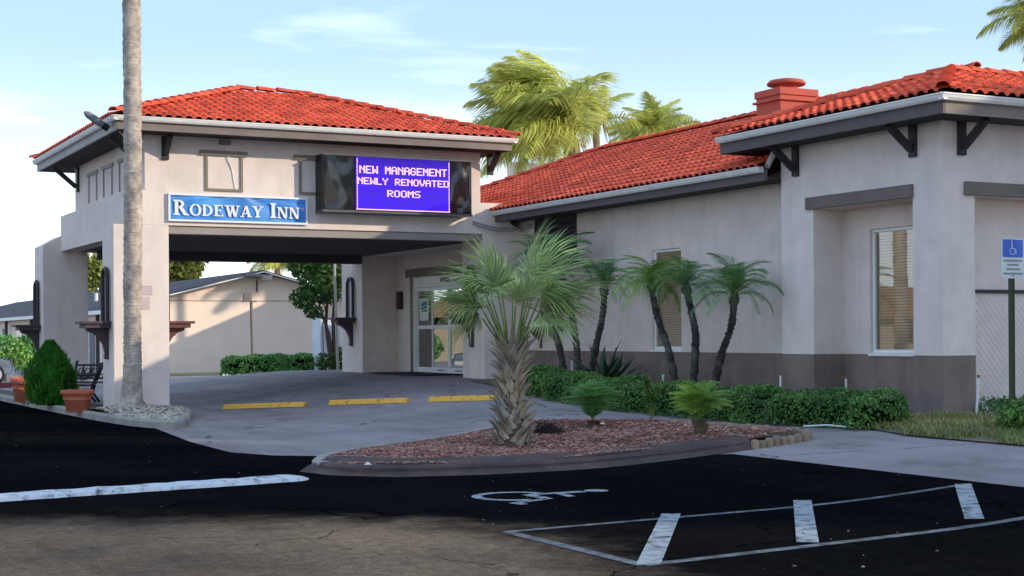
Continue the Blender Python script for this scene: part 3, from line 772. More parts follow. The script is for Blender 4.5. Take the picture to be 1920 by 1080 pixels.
# chimney
cc = onx(1475, 200, 20.2); cc.z += .16
ch = MB(); ch.box((19.72, cc.y-.42, 5.6), (20.68, cc.y+.42, cc.z+.02)); chim = ch.build('chimney', CHIM, inn_b, .01)
MB().box((19.66, cc.y-.48, cc.z-.10), (20.74, cc.y+.48, cc.z-.05)).box((19.69, cc.y-.45, cc.z+.021), (20.71, cc.y+.45, cc.z+.17)).build('crown_course', CHIM, chim, .01)
MB().lathe([(.25, .171), (.25, .28), (.27, .285), (.40, .29), (.42, .33), (.36, .39), (.16, .43), (0, .435)], (20.2, cc.y, cc.z), 20).build('cap', CHIM, chim)
# ---- entrance doors (sliding, white aluminium)
dy0, dy1, dz0, dz1 = DOOR
dz0 = .62
fm = MB(); X0 = XM+.03
fm.box((X0, dy0, dz1-.28), (X0+.12, dy1, dz1)); fm.box((X0, dy0, dz0), (X0+.12, dy0+.07, dz1-.281)); fm.box((X0, dy1-.07, dz0), (X0+.12, dy1, dz1-.281))
ent = fm.build('entrance_door', WHITE, inn_b, .006)
box((XM+.0, dy0, dz0-.1), (XM+.4, dy1, dz0-.005), 'threshold', CONC, inn_b)
def panel(ya, yb, x, name='door_leaf'):
    mb = MB(); t = .07; zt = dz1-.285; zm = dz0+1.17
    for a, b in (((ya, dz0), (yb, dz0+.14)), ((ya, zt-.1), (yb, zt)), ((ya, zm), (yb, zm+.1))): mb.box((x, a[0]+.002, a[1]), (x+.045, b[0]-.002, b[1]))
    mb.box((x-.002, ya, dz0), (x+.047, ya+t, zt)); mb.box((x-.002, yb-t, dz0), (x+.047, yb, zt))
    p = mb.build(name, WHITE, ent, .004)
    for za, zb in ((dz0+.14, zm), (zm+.1, zt-.1)): MB().quad((x+.02, yb-t, za), (x+.02, ya+t, za), (x+.02, ya+t, zb), (x+.02, yb-t, zb)).build('pane', DOORGLASS, p)
    return p
wd = (dy1-dy0-.14)/4
lf = [panel(dy1-.07-wd*(i+1), dy1-.07-wd*i, X0+(.0 if i in (1, 2) else .06)) for i in range(4)]
for i in (1, 2):
    yc = dy1-.07-wd*(i+.5); MB().box((X0-.004, yc-.22, dz0+.055), (X0+.0, yc+.22, dz0+.085)).build('floor_label', BLACKM, lf[i])
yc = dy1-.07-wd*.45
n_ = MB().box((X0+.055, yc-.30, 2.02), (X0+.060, yc+.30, 2.62)).build('notice', PVC, lf[0])
MB().box((X0+.052, yc-.17, 2.26), (X0+.0545, yc+.17, 2.54)).build('notice_panel', mat('notice_blue', (.03, .12, .36), .5), n_)
MB().box((X0-.05, (dy0+dy1)/2+.0, dz1-.16), (X0, (dy0+dy1)/2+.45, dz1-.06)).build('motion_sensor', BLACKM, ent, .008)
# lobby behind the glass
lob = MB(); lob.quad((XM+3.2, dy0-1, .5), (XM+3.2, dy1+1.2, .5), (XM+3.2, dy1+1.2, 3.4), (XM+3.2, dy0-1, 3.4)); lob.quad((XM+.2, dy1+.9, .5), (XM+3.2, dy1+.9, .5), (XM+3.2, dy1+.9, 3.4), (XM+.2, dy1+.9, 3.4))
lob.quad((XM+.2, dy0-.7, .5), (XM+3.2, dy0-.7, .5), (XM+3.2, dy0-.7, 3.4), (XM+.2, dy0-.7, 3.4)); lob.quad((XM+.2, dy0-1, 3.4), (XM+3.2, dy0-1, 3.4), (XM+3.2, dy1+1.2, 3.4), (XM+.2, dy1+1.2, 3.4)); lob.quad((XM+.2, dy0-1, .6), (XM+3.2, dy0-1, .6), (XM+3.2, dy1+1.2, .6), (XM+.2, dy1+1.2, .6))
lob.build('lobby_wall', ROOMWALL, inn_b)
box((XM-.06, dy0-.4, 3.21), (XM+.02, onx(764, 520, XM).y, 3.44), 'lintel', TRIM, inn_b, .008)
box((XM-.02, dy1+.02, .6), (XM+.02, dy1+.14, 3.20), 'door_casing', TRIM, inn_b)
box((XM-.12, 39.2, 2.35), (XM, 39.42, 2.85), 'wall_lantern', TRIMD, inn_b, .02)

# ================================================================== ENTRANCE CANOPY
can = T('entrance_canopy', 'drive-through entrance canopy on stucco columns with orange tile hip roof', 'canopy', (11.5, 36, 0))
def cbox(a, b, name, m=STUCCO, bevel=0): return box(a, b, name, m, can, bevel)
CT = 3.98
cbox((7.23, YF, -.1), (8.40, 33.06, CT), 'column', STUCCO, .015)
# far left column with a sloping top
MB().prism([(7.23, -.1), (8.36, -.1), (8.36, 4.3), (7.7, 4.22), (7.23, 3.95)], 1, 39.9, 41.05).build('column', STUCCO, can, .015)
cbox((15.82, YF, -.1), (XM-.003, 33.2, CT), 'column', STUCCO, .015)
cbox((15.82, 39.68, -.1), (XM-.003, 41.25, CT), 'column', STUCCO, .015)
# ring beam walls between column tops and tower
BX0, BX1, BB = 7.68, 16.55, 4.71
cbox((BX0, YF+.003, CT+.001), (BX1, YF+.45, BB), 'beam', STUCCO)
cbox((BX0, YF+.451, CT-.16), (BX0+.45, 39.898, BB), 'beam', STUCCO)
cbox((BX0+.451, 39.9, CT-.16), (BX1, 40.4, BB), 'beam', STUCCO)
cbox((16.0, YF+.451, CT-.16), (BX1, 39.898, BB), 'beam', STUCCO)
cbox((8.401, YF+.06, CT-.17), (15.818, YF+.40, CT), 'beam_soffit_trim', mat('beam_trim', (.33, .29, .26), .9, .08, 2))
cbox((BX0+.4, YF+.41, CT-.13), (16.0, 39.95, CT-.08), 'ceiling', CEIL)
cbox((8.6, 39.6, CT-.36), (15.8, 39.95, CT-.131), 'inner_beam', CEIL)
# tower
UX0, UX1, UY1, UZ = 7.9, 15.75, 39.15, 5.88
cbox((UX0, YF-.0, BB+.001), (UX1, UY1, UZ), 'tower_wall', STUCCO)
# flared buttress where the canopy meets the wing
MB().prism([(16.1, 3.98), (16.86, 3.98), (16.86, 4.05), (16.5, 4.25), (16.38, 4.6), (16.1, 4.62)], 1, YF-.02, YF+.4).build('buttress', STUCCO, can)
# blind window frames on the tower front
def blind_front(x0, x1, z0, z1, lx0, lx1):
    y = YF; mb = MB(); mb.box((lx0, y-.06, z1), (lx1, y+.0, z1+.11)); f = mb.build('blind_window', TRIMF, can, .006)
    m2 = MB(); t = .055; d = .035
    m2.box((x0, y-d, z0), (x0+t, y, z1-.001)); m2.box((x1-t, y-d, z0), (x1, y, z1-.001)); m2.box((x0+t, y-d, z0), (x1-t, y, z0+t))
    m2.build('frame', TRIMF, f); return f
TRIMF = mat('blind_frame', (.24, .20, .165), .85, .1, 3)
blind_front(9.19, 10.02, 4.74, 5.50, 9.07, 10.12); blind_front(11.30, 12.13, 4.74, 5.50, 11.18, 12.24)
# blind panels on the tower's left side
for ya, yb in ((33.4, 34.3), (35.0, 35.9), (36.6, 37.5)):
    m2 = MB(); x = UX0; t = .05; z0, z1 = 4.86, 5.50
    m2.box((x-.03, ya, z0), (x, ya+t, z1)); m2.box((x-.03, yb-t, z0), (x, yb, z1)); m2.box((x-.045, ya-.1, z1), (x, yb+.1, z1+.08))
    m2.build('blind_window', mat('grey_trim', (.36, .34, .32), .9, .1), can)
# canopy eaves and roof
QX0, QX1, QY0, QY1 = 7.16, 16.2, 31.28, 40.2
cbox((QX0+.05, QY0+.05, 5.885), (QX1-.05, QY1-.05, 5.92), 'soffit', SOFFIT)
cbox((QX0, QY0, 5.86), (QX1, QY0+.05, 6.07), 'fascia', FASCIA); cbox((QX0, QY0+.051, 5.86), (QX0+.05, QY1, 6.07), 'fascia', mat('fascia_pale', (.42, .40, .37), .8, .12, 2, stain=.3))
cbox((QX1-.05, QY0+.051, 5.86), (QX1, QY1, 6.07), 'fascia', FASCIA); cbox((QX0+.051, QY1-.05, 5.86), (QX1-.051, QY1, 6.07), 'fascia', FASCIA)
gutter((QX0-.1, QY0-.002, 6.03), (QX1+.1, QY0-.002, 6.03), par=can, out=(0, -1)); gutter((QX0-.002, QY0-.1, 6.031), (QX0-.002, QY1, 6.031), par=can)
gutter((QX1+.002, QY0-.1, 6.031), (QX1+.002, QY1, 6.031), par=can, out=(1, 0))
ez = 6.12; k0 = (QX0-.1, QY0-.1, ez); k1 = (QX1+.1, QY0-.1, ez); k2 = (QX1+.1, QY1+.1, ez); k3 = (QX0-.1, QY1+.1, ez)
a0 = (11.05, (QY0+QY1)/2, 7.52); a1 = (12.55, (QY0+QY1)/2, 7.52)
mb = MB(); mb.quad(k0, k1, a1, a0); mb.add([k1, k2, a1], [(0, 1, 2)]); mb.quad(k2, k3, a0, a1); mb.add([k3, k0, a0], [(0, 1, 2)])
croof = mb.build('roof', TILEBASE, can)
Ms = []; caps = []
slope_tiles([k0, k1, a1, a0], (1, 0, 0), Vector((0, a0[1]-k0[1], a0[2]-ez)), Ms)
slope_tiles([k3, k0, a0], (0, -1, 0), Vector((a0[0]-k0[0], 0, a0[2]-ez)), Ms)
slope_tiles([k1, k2, a1], (0, 1, 0), Vector((a1[0]-k1[0], 0, a1[2]-ez)), Ms)
cap_line(k0, a0, caps); cap_line(k1, a1, caps); cap_line(a0, a1, caps); cap_line(k3, a0, caps); cap_line(k2, a1, caps)
place_tiles(croof, Ms, TILEMB, TILEME, 'tile', 'distant_tiles', 300, None)
place_tiles(croof, caps, CAPMB, CAPME, 'ridge_tile', 'distant_ridge_tiles', 300, None)
brace(can, (8.33, YF, 0), (0, -1, 0), 5.86, .50, .45); brace(can, (16.0, YF, 0), (0, -1, 0), 5.86, .5, .45)
brace(can, (UX0, 38.7, 0), (-1, 0, 0), 5.86, .62, .62); brace(can, (UX0, 32.4, 0), (-1, 0, 0), 5.86, .62, .62)
# bracket shelves with iron loops on the columns
def loop_bracket(base, out, par, zs, m=None):
    """corbelled shelf plus an inverted-U iron loop; base on the wall at z=0"""
    m = m or TRIMS; b = Vector(base); o = Vector(out); s = Vector((-o.y, o.x, 0))
    def P(a, c, z): return b+o*a+s*c+Vector((0, 0, z))
    mb = MB()
    def slab(d, w, z0, z1):
        vs = [P(-.01, -w, z0), P(-.01, w, z0), P(d, w, z0), P(d, -w, z0), P(-.01, -w, z1), P(-.01, w, z1), P(d, w, z1), P(d, -w, z1)]
        mb.add(vs, [(0, 3, 2, 1), (4, 5, 6, 7), (0, 1, 5, 4), (1, 2, 6, 5), (2, 3, 7, 6), (3, 0, 4, 7)])
    slab(.62, .33, zs, zs+.055); slab(.54, .28, zs-.09, zs-.001)
    shf = mb.build('bracket_shelf', m, par, .006)
    c = MB(); prof = [(.46, -.091), (.44, -.15), (.30, -.20), (.19, -.30), (.11, -.44), (.07, -.62), (.085, -.66), (.085, -.72), (.05, -.75), (-.01, -.75), (-.01, -.091)]
    n = len(prof); w = .10
    vs = [P(a, -w*(.6+a), zs+z) for a, z in prof]+[P(a, w*(.6+a), zs+z) for a, z in prof]
    c.add(vs, [tuple(range(n)), tuple(range(2*n-1, n-1, -1))]+[(i, i+n, (i+1) % n+n, (i+1) % n) for i in range(n)])
    c.build('corbel', m, shf)
    l_ = MB(); pts = [P(.06, -.22, zs+.05), P(.06, -.22, zs+.95)]+[P(.06, -.22*math.cos(t*math.pi/8), zs+.95+.22*math.sin(t*math.pi/8)) for t in range(1, 8)]+[P(.06, .22, zs+.95), P(.06, .22, zs+.05)]
    l_.tube(pts, .045, 8); l_.build('iron_loop', TRIMD, shf)
    return shf
TRIMS = mat('shelf_purple_brown', (.075, .055, .06), .6, .15, 5)
ZS = 1.90
loop_bracket((7.23, 32.55, 0), (-1, 0, 0), can, ZS); loop_bracket((7.23, 40.5, 0), (-1, 0, 0), can, ZS)
loop_bracket((8.40, 32.6, 0), (1, 0, 0), can, ZS, mat('shelf_red_brown', (.14, .055, .045), .6, .15, 5))
loop_bracket((15.82, 40.45, 0), (-1, 0, 0), can, ZS+.18); loop_bracket((15.82, 32.62, 0), (-1, 0, 0), can, ZS+.18)
# white notices on the near column
for a, b in (((264, 535), (286, 553)), ((264, 556), (281, 580))):
    p, q = ony(*a, YF), ony(*b, YF); nb = MB().box((p.x, YF-.012, q.z), (q.x, YF, p.z)).build('column_notice', mat('pink_notice', (.55, .42, .42), .7), can)
# wiring under the eave and across to the wing
MB().tube([(9.62, YF-.03, 5.80), (9.66, YF-.05, 5.66), (9.70, YF-.04, 5.45), (9.78, YF-.012, 5.2), (9.86, YF-.012, 4.74)], .012, 6).build('cable', WHITE, can)
MB().box((9.50, YF-.10, 5.74), (9.74, YF, 5.84)).build('junction_box', TRIMF, can, .01)
for dz in (0, .06):
    MB().tube([(15.55, YF-.02, 4.27-dz), (15.75, YF-.06, 4.20-dz), (16.15, YF-.1, 4.12-dz), (16.5, YF-.15, 4.13-dz), (16.84, 31.5, 4.2-dz)], .018, 6).build('conduit', mat('conduit_grey', (.30, .30, .31), .5), can)

# ================================================================== SIGNS
YS = 31.55
p, q = ony(606, 287, YS), ony(886, 402, YS); sx0, sx1 = ony(668, 300, YS).x, ony(844, 300, YS).x
z0, z1 = q.z, p.z-.03
sgn = T('message_board', 'black cabinet with lit violet message screen on canopy front', 'electronic sign', ((p.x+q.x)/2, YS, z0))
MB().box((p.x, YS+.03, z0), (q.x, YF-.002, z1)).build('cabinet', BLACKM, sgn)
def bulge(x0, x1, amp, seed):
    mb = MB(); nx_, nz_ = 14, 14; rnd = random.Random(seed); ph = [rnd.uniform(0, 6) for _ in range(6)]
    def f(u, v): return amp*(math.sin(u*3.1+ph[0])*math.sin(v*3.5+ph[1])+.5*math.sin(u*7+v*4+ph[2])+.35*math.sin(v*9-u*3+ph[3]))*min(1, 6*min(u, 1-u, v, 1-v))
    vs = [(x0+(x1-x0)*i/nx_, YS+.02-f(i/nx_, j/nz_), z0+.02+(z1-z0-.03)*j/nz_) for j in range(nz_+1) for i in range(nx_+1)]
    mb.add(vs, [(j*(nx_+1)+i, j*(nx_+1)+i+1, (j+1)*(nx_+1)+i+1, (j+1)*(nx_+1)+i) for j in range(nz_) for i in range(nx_)], True)
    return mb.build('film_cover', BLACK, sgn)
bulge(p.x+.02, sx0-.03, .022, 3); bulge(sx1+.03, q.x-.02, .025, 8)
trim = MB(); trim.box((p.x-.01, YS-.005, z1), (q.x+.01, YF-.003, z1+.03)); trim.box((p.x-.01, YS-.005, z0-.045), (q.x+.01, YF-.003, z0-.001))
trim.build('edge_trim', mat('sign_edge', (.10, .10, .10), .4), sgn)
mm = bpy.data.materials.new('led_screen'); mm.use_nodes = True; n = mm.node_tree.nodes; l = mm.node_tree.links; b = n['Principled BSDF']
ge = n.new('ShaderNodeNewGeometry'); wv = n.new('ShaderNodeTexWave'); wv.bands_direction = 'Z'; wv.inputs['Scale'].default_value = 9; wv.inputs['Distortion'].default_value = .6; wv.inputs['Detail'].default_value = 3
l.new(ge.outputs['Position'], wv.inputs['Vector']); rr = n.new('ShaderNodeMapRange'); rr.inputs[3].default_value = .72; rr.inputs[4].default_value = 1.0; l.new(wv.outputs['Fac'], rr.inputs[0])
sx = n.new('ShaderNodeSeparateXYZ'); l.new(ge.outputs['Position'], sx.inputs[0]); top = n.new('ShaderNodeMapRange'); top.inputs[1].default_value = z1-.35; top.inputs[2].default_value = z1; top.inputs[3].default_value = 1; top.inputs[4].default_value = .45
l.new(sx.outputs['Z'], top.inputs[0]); mu = n.new('ShaderNodeMath'); mu.operation = 'MULTIPLY'; l.new(rr.outputs[0], mu.inputs[0]); l.new(top.outputs[0], mu.inputs[1])
m3 = n.new('ShaderNodeMath'); m3.operation = 'MULTIPLY'; m3.inputs[1].default_value = .36; l.new(mu.outputs[0], m3.inputs[0])
b.inputs['Base Color'].default_value = (.012, .008, .02, 1); b.inputs['Emission Color'].default_value = (.060, .014, .80, 1); b.inputs['Roughness'].default_value = .8; b.inputs['Specular IOR Level'].default_value = .1
l.new(m3.outputs[0], b.inputs['Emission Strength'])
scr = MB().box((sx0, YS, z0+.03), (sx1, YS+.029, z1-.005)).build('screen', mm, sgn)
LED = emis('led_white', (1.0, .62, .95), .34); LEDP = emis('led_edge', (.95, .55, 1.0), .42)
F5 = {'A': '01110100011000111111100011000110001', 'D': '11110100011000110001100011000111110', 'E': '11111100001000011110100001000011111', 'G': '01110100011000010111100011000101110',
      'L': '10000100001000010000100001000011111', 'M': '10001110111010110101100011000110001', 'N': '10001110011010110011100011000110001', 'O': '01110100011000110001100011000101110',
      'R': '11110100011000111110101001001010001', 'S': '01111100001000001110000010000111110', 'T': '11111001000010000100001000010000100', 'V': '10001100011000110001010100101000100',
      'W': '10001100011000110101101011101110001', 'Y': '10001100010101000100001000010000100', ' ': '0'*35}
def led_text(s, cx, zc, h, pw):
    ph = h/7; total = len(s)*6*pw-pw; x = cx-total/2
    for ch_ in s:
        g = F5[ch_]; mb = MB()
        for r_ in range(7):
            for c_ in range(5):
                if g[r_*5+c_] == '1':
                    a = x+c_*pw; z = zc+h/2-(r_+1)*ph
                    mb.box((a-pw*.12, YS-.008, z+ph*.10), (a+pw*1.08, YS-.001, z+ph*.92))
        if mb.v: mb.build('screen_letter', LED, scr)
        x += 6*pw
sw = sx1-sx0; scx = (sx0+sx1)/2
def zrow(py): return ony(756, py, YS).z
led_text('NEW MANAGEMENT', scx, zrow(321), .17, sw*.93/(14*6-1)); led_text('NEWLY RENOVATED', scx, zrow(342), .15, sw*.97/(15*6-1)); led_text('ROOMS', scx, zrow(364), .15, sw*.35/29)
dots = MB()
nd_ = 34
for i in range(nd_):
    z = z0+.05+(z1-z0-.08)*i/nd_
    for x in (sx0+.015, sx1-.035): dots.box((x, YS-.008, z), (x+.02, YS-.001, z+.018))
dots.box((sx0, YS-.008, z0+.025), (sx1, YS-.001, z0+.042)); dots.build('border_lights', LEDP, scr)
for i in range(1, 6):
    x = sx0+sw*i/6; MB().box((x-.004, YS-.0006, z0+.045), (x+.004, YS-.0002, z1-.01)).build('module_seam', BLACKM, scr)
for i in (1, 2):
    z = z0+(z1-z0)*i/3; MB().box((sx0+.04, YS-.0009, z-.004), (sx1-.04, YS-.0007, z+.004)).build('module_seam', BLACKM, scr)

# banner with serif small-capitals
YBN = YF-.03
bt, bb_ = ony(316, 362.6, YBN), ony(576, 420.5, YBN); bx0, bx1 = bt.x, bb_.x; bz0, bz1 = bb_.z-.01, bt.z
ban = T('hanging_banner', 'blue vinyl banner with white serif lettering on canopy beam', 'banner', ((bx0+bx1)/2, YBN, bz0))
BLUE = mat('banner_blue', (.045, .22, .60), .38, .22, 2.2, tint=(.08, .32, .72), spec=.4)
def wave(u, v):   # folds fanning down from the top centre tie
    a = math.atan2(u-.52, 1.15-v); return .014*math.sin(a*13)*(.3+.7*v)+.006*math.sin(u*19+v*5)
mb = MB(); N1, N2 = 48, 12
vs = [(bx0+(bx1-bx0)*i/N1, YBN-wave(i/N1, j/N2)-.015, bz0+(bz1-bz0)*j/N2) for j in range(N2+1) for i in range(N1+1)]
mb.add(vs, [(j*(N1+1)+i, j*(N1+1)+i+1, (j+1)*(N1+1)+i+1, (j+1)*(N1+1)+i) for j in range(N2) for i in range(N1)], True)
sheet_o = mb.build('vinyl_sheet', BLUE, ban)
BWH = mat('banner_white', (.80, .82, .84), .5, .04)
fb = MB(); t = .035; yb0 = YBN-.045
fb.box((bx0-.01, yb0, bz0-.01), (bx1+.01, YBN+.02, bz0+t)); fb.box((bx0-.01, yb0, bz1-t), (bx1+.01, YBN+.02, bz1+.01)); fb.box((bx0-.01, yb0, bz0+t+.001), (bx0+t, YBN+.02, bz1-t-.001)); fb.box((bx1-t, yb0, bz0+t+.001), (bx1+.01, YBN+.02, bz1-t-.001))
fb.build('border', BWH, ban, .008)
def serif(ch_):
    """glyph as list of polygons in a unit-height box, returns polys, width"""
    def ring(cx, cy, rx, ry, tx, ty, a0=0, a1=360):
        out = []; n = max(6, int((a1-a0)/15))
        for i in range(n):
            a, b_ = R(a0+(a1-a0)*i/n), R(a0+(a1-a0)*(i+1)/n)
            out.append([(cx+rx*math.cos(a), cy+ry*math.sin(a)), (cx+rx*math.cos(b_), cy+ry*math.sin(b_)), (cx+(rx-tx)*math.cos(b_), cy+(ry-ty)*math.sin(b_)), (cx+(rx-tx)*math.cos(a), cy+(ry-ty)*math.sin(a))])
        return out
    def rc(x0, y0, x1, y1): return [(x0, y0), (x1, y0), (x1, y1), (x0, y1)]
    s, h = .20, .09       # stem, serif
    def stem(x, w=s, sr=.09, top=True, bot=True):
        o = [rc(x, 0, x+w, 1)]
        if bot: o.append(rc(x-sr, 0, x+w+sr, h))
        if top: o.append(rc(x-sr, 1-h, x+w+sr, 1))
        return o
    def dia(x0, y0, x1, y1, w): return [[(x0, y0), (x0+w, y0), (x1+w, y1), (x1, y1)]]
    if ch_ == 'I': return stem(.1), .40
    if ch_ == 'R': return stem(.1)+ring(.30, .74, .36, .26, .18, .10, -90, 90)+[rc(.28, .9, .34, 1), rc(.28, .48, .34, .58)]+dia(.62, 0, .34, .52, .22)+[rc(.60, 0, .92, h)], .92
    if ch_ == 'O': return ring(.46, .5, .46, .52, .2, .1), .92
    if ch_ == 'D': return stem(.1, sr=.08)+ring(.28, .5, .56, .5, .2, .1, -90, 90), .88
    if ch_ == 'E': return stem(.1)+[rc(.28, 0, .74, .1), rc(.28, .9, .72, 1), rc(.28, .46, .56, .55), rc(.66, 0, .75, .26), rc(.64, .74, .72, 1), rc(.5, .38, .57, .63)], .80
    if ch_ == 'W': return dia(.10, 1, .34, 0, .22)[:1]+dia(.40, 0, .62, 1, .10)+dia(.50, 1, .76, 0, .22)+dia(.84, 0, 1.06, 1, .10)+[rc(0, 1-h, .40, 1), rc(.94, 1-h, 1.26, 1), rc(.44, 1-h, .8, 1)], 1.24
    if ch_ == 'A': return dia(.06, 0, .38, 1, .10)+dia(.62, 0, .34, 1, .22)+[rc(.22, .27, .70, .36), rc(-.04, 0, .26, h), rc(.54, 0, .92, h)], .90
    if ch_ == 'Y': return dia(.33, .45, .06, 1, .22)+dia(.40, .45, .70, 1, .10)+[rc(.33, 0, .53, .48), rc(.22, 0, .64, h), rc(-.02, 1-h, .36, 1), rc(.60, 1-h, .90, 1)], .86
    if ch_ == 'N': return [rc(.10, 0, .20, 1), rc(.70, 0, .80, 1)]+dia(.60, 0, .10, 1, .22)+[rc(0, 0, .32, h), rc(0, 1-h, .26, 1), rc(.58, 1-h, .92, 1)], .92
    return [], .45
def lettering(s, x0, x1, zb, big, small):
    tot = 0; lay = []
    prevspace = True
    for ch_ in s:
        hgt = big if prevspace else small
        prevspace = ch_ == ' '
        pl, w = serif(ch_); lay.append((ch_, pl, tot, hgt)); tot += w*hgt+(.015 if ch_ != ' ' else .02)
    k = (x1-x0)/tot
    for ch_, pl, off, hgt in lay:
        if not pl: continue
        mb = MB()
        for i, pg in enumerate(pl):
            sg = sum(pg[a][0]*pg[(a+1) % len(pg)][1]-pg[(a+1) % len(pg)][0]*pg[a][1] for a in range(len(pg)))
            if sg < 0: pg = pg[::-1]
            yy = YBN-.046-i*.0006
            vs = [(x0+(off+x*hgt)*k, yy, zb+y*hgt) for x, y in pg]; vb = [(x, YBN-.028, z) for x, _, z in vs]; n_v = len(vs)
            mb.add(vs+vb, [tuple(range(n_v))]+[(i_, i_+n_v, (i_+1) % n_v+n_v, (i_+1) % n_v) for i_ in range(n_v)])
        mb.build('letter', BWH, sheet_o)
bh = bz1-bz0
lettering('RODEWAY INN', bx0+.09, bx1-.16, bz0+bh*.21, bh*.56, bh*.42)
MB().lathe([(.02, 0), (.035, .002), (.035, .006), (.02, .008)], (0, 0, 0), 12).mesh('x')
# small registered ring after the last letter
rg = MB(); pts = [(bx1-.115+.028*math.cos(a*.5236), YBN-.046, bz0+bh*.58+.028*math.sin(a*.5236)) for a in range(13)]; rg.tube(pts, .007, 5); rg.build('letter_mark', BWH, sheet_o)

# disabled parking sign
sp = G(1900, 806); D_ = 1
sgp = T('parking_sign', 'blue and white accessible parking sign on green steel post', 'sign', (sp.x, sp.y, gz(sp.x, sp.y)))
zt = ony(1899, 447, sp.y).z; zb = ony(1899, 522, sp.y).z; xl, xr = ony(1879, 480, sp.y).x, ony(1920, 480, sp.y).x
xc = (xl+xr)/2
pm = MB(); pm.box((xc-.02, sp.y+.012, gz(sp.x, sp.y)-.05), (xc+.02, sp.y+.045, zt-.03)); pm.box((xc-.035, sp.y+.005, gz(sp.x, sp.y)-.05), (xc-.021, sp.y+.05, zb-.0)); pm.box((xc+.021, sp.y+.005, gz(sp.x, sp.y)-.05), (xc+.035, sp.y+.05, zb-.0))
pm.build('post', mat('post_green', (.045, .06, .03), .6, .2, 9), sgp)
def rr_plate(x0, x1, z0_, z1_, y, r, name, m, th=.004):
    pts = []
    for cx_, cz_, a0_ in ((x1-r, z0_+r, -90), (x1-r, z1_-r, 0), (x0+r, z1_-r, 90), (x0+r, z0_+r, 180)):
        for i in range(5): a = R(a0_+i*22.5); pts.append((cx_+r*math.cos(a), cz_+r*math.sin(a)))
    return MB().prism(pts, 1, y, y+th).build(name, m, sgp)
rr_plate(xl, xr, zb, zt, sp.y, .03, 'plate', mat('sign_white', (.66, .68, .66), .45))
sz = zt-zb
rr_plate(xl+.015, xr-.015, zt-sz*.47, zt-.015, sp.y-.003, .015, 'blue_field', mat('sign_blue', (.06, .14, .55), .45))
sy = MB(); cx_ = xc-.01; cz_ = zt-sz*.30
rad = .045*1.05; pts = [(cx_+rad*math.cos(R(100+i*25)), sp.y-.006, cz_-.01+rad*math.sin(R(100+i*25))) for i in range(12)]
sy.tube(pts, .006, 5); sy.bar((cx_-.012, sp.y-.006, cz_+.10), (cx_-.006, sp.y-.006, cz_+.015), .014, .004, (0, 1, 0)); sy.bar((cx_-.006, sp.y-.006, cz_+.02), (cx_+.045, sp.y-.006, cz_+.018), .012, .004, (0, 1, 0)); sy.bar((cx_+.045, sp.y-.006, cz_+.018), (cx_+.07, sp.y-.006, cz_-.04), .012, .004, (0, 1, 0))
sy.box((cx_-.022, sp.y-.008, cz_+.105), (cx_-.0, sp.y-.004, cz_+.127))
sy.build('wheelchair_symbol', mat('symbol_white', (.62, .68, .80), .5), sgp)
tx = MB(); rnd = random.Random(5)
for zf_, x_a, x_b in ((.56, .08, .92), (.66, .25, .72), (.77, .2, .8), (.88, .06, .94)):
    x = xl+(xr-xl)*x_a
    while x < xl+(xr-xl)*x_b:
        w = rnd.uniform(.006, .013); tx.box((x, sp.y-.0025, zt-sz*zf_-.011), (x+w, sp.y-.0005, zt-sz*zf_+.011)); x += w+.006
tx.build('small_print', mat('print_grey', (.16, .19, .18), .6), sgp)
MB().lathe([(.0, -.008), (.009, -.006), (.009, 0)], (0, 0, 0), 8)
for zf_ in (.08, .93): MB().box((xc-.008, sp.y-.010, zt-sz*zf_-.008), (xc+.008, sp.y-.001, zt-sz*zf_+.008)).build('bolt', BLACKM, sgp)

# ================================================================== WHEEL STOPS
def wheel_stop(pa, pb, label, m, group):
    a, b = Vector(pa), Vector(pb); a.z = gz(a.x, a.y); b.z = gz(b.x, b.y); d = (b-a).normalized(); x = Vector((-d.y, d.x, 0)).normalized()
    t = T('wheel_stop', label, 'wheel stop', (a+b)/2, group)
    prof = [(-.085, 0), (-.06, .09), (-.045, .10), (.045, .10), (.06, .09), (.085, 0)]
    n = len(prof); L = (b-a).length; mb = MB(); m_ = []
    secs = [(0, .75), (.04, 1), (L-.04, 1), (L, .75)]
    vs = [a+d*s_+x*u_*k_+Vector((0, 0, v_*k_)) for s_, k_ in secs for u_, v_ in prof]
    fs = [tuple(range(n)), tuple(range(4*n-1, 3*n-1, -1))]
    for k in range(3): fs += [(k*n+i, (k+1)*n+i, (k+1)*n+i+1, k*n+i+1) for i in range(n-1)]
    mb.add(vs, fs); mb.build('block', m, t, .004)
    for f_ in (.2, .8): MB().lathe([(.022, .101), (.022, .106), (.01, .107)], a+d*L*f_, 8).build('anchor_bolt', BLACKM, t)
grp = 'wheel stops across the driveway'
ypos = [(421, 767, 573, 762), (620, 759, 766, 755), (807, 753, 930, 750)]
for (a, b, c, d), lb in zip(ypos, ('yellow wheel stop nearest the left canopy column', 'yellow wheel stop in the middle of the driveway', 'yellow wheel stop behind the stubby fan palm')):
    wheel_stop(G(a, b), G(c, d), lb, YELLOW, grp)
pa, pb = G(330, 713), G(452, 707)
wheel_stop((15.0, 50.5, 0), (18.1, 50.9, 0), 'pale worn wheel stop beyond the canopy near peach wall', WHITEP, None)

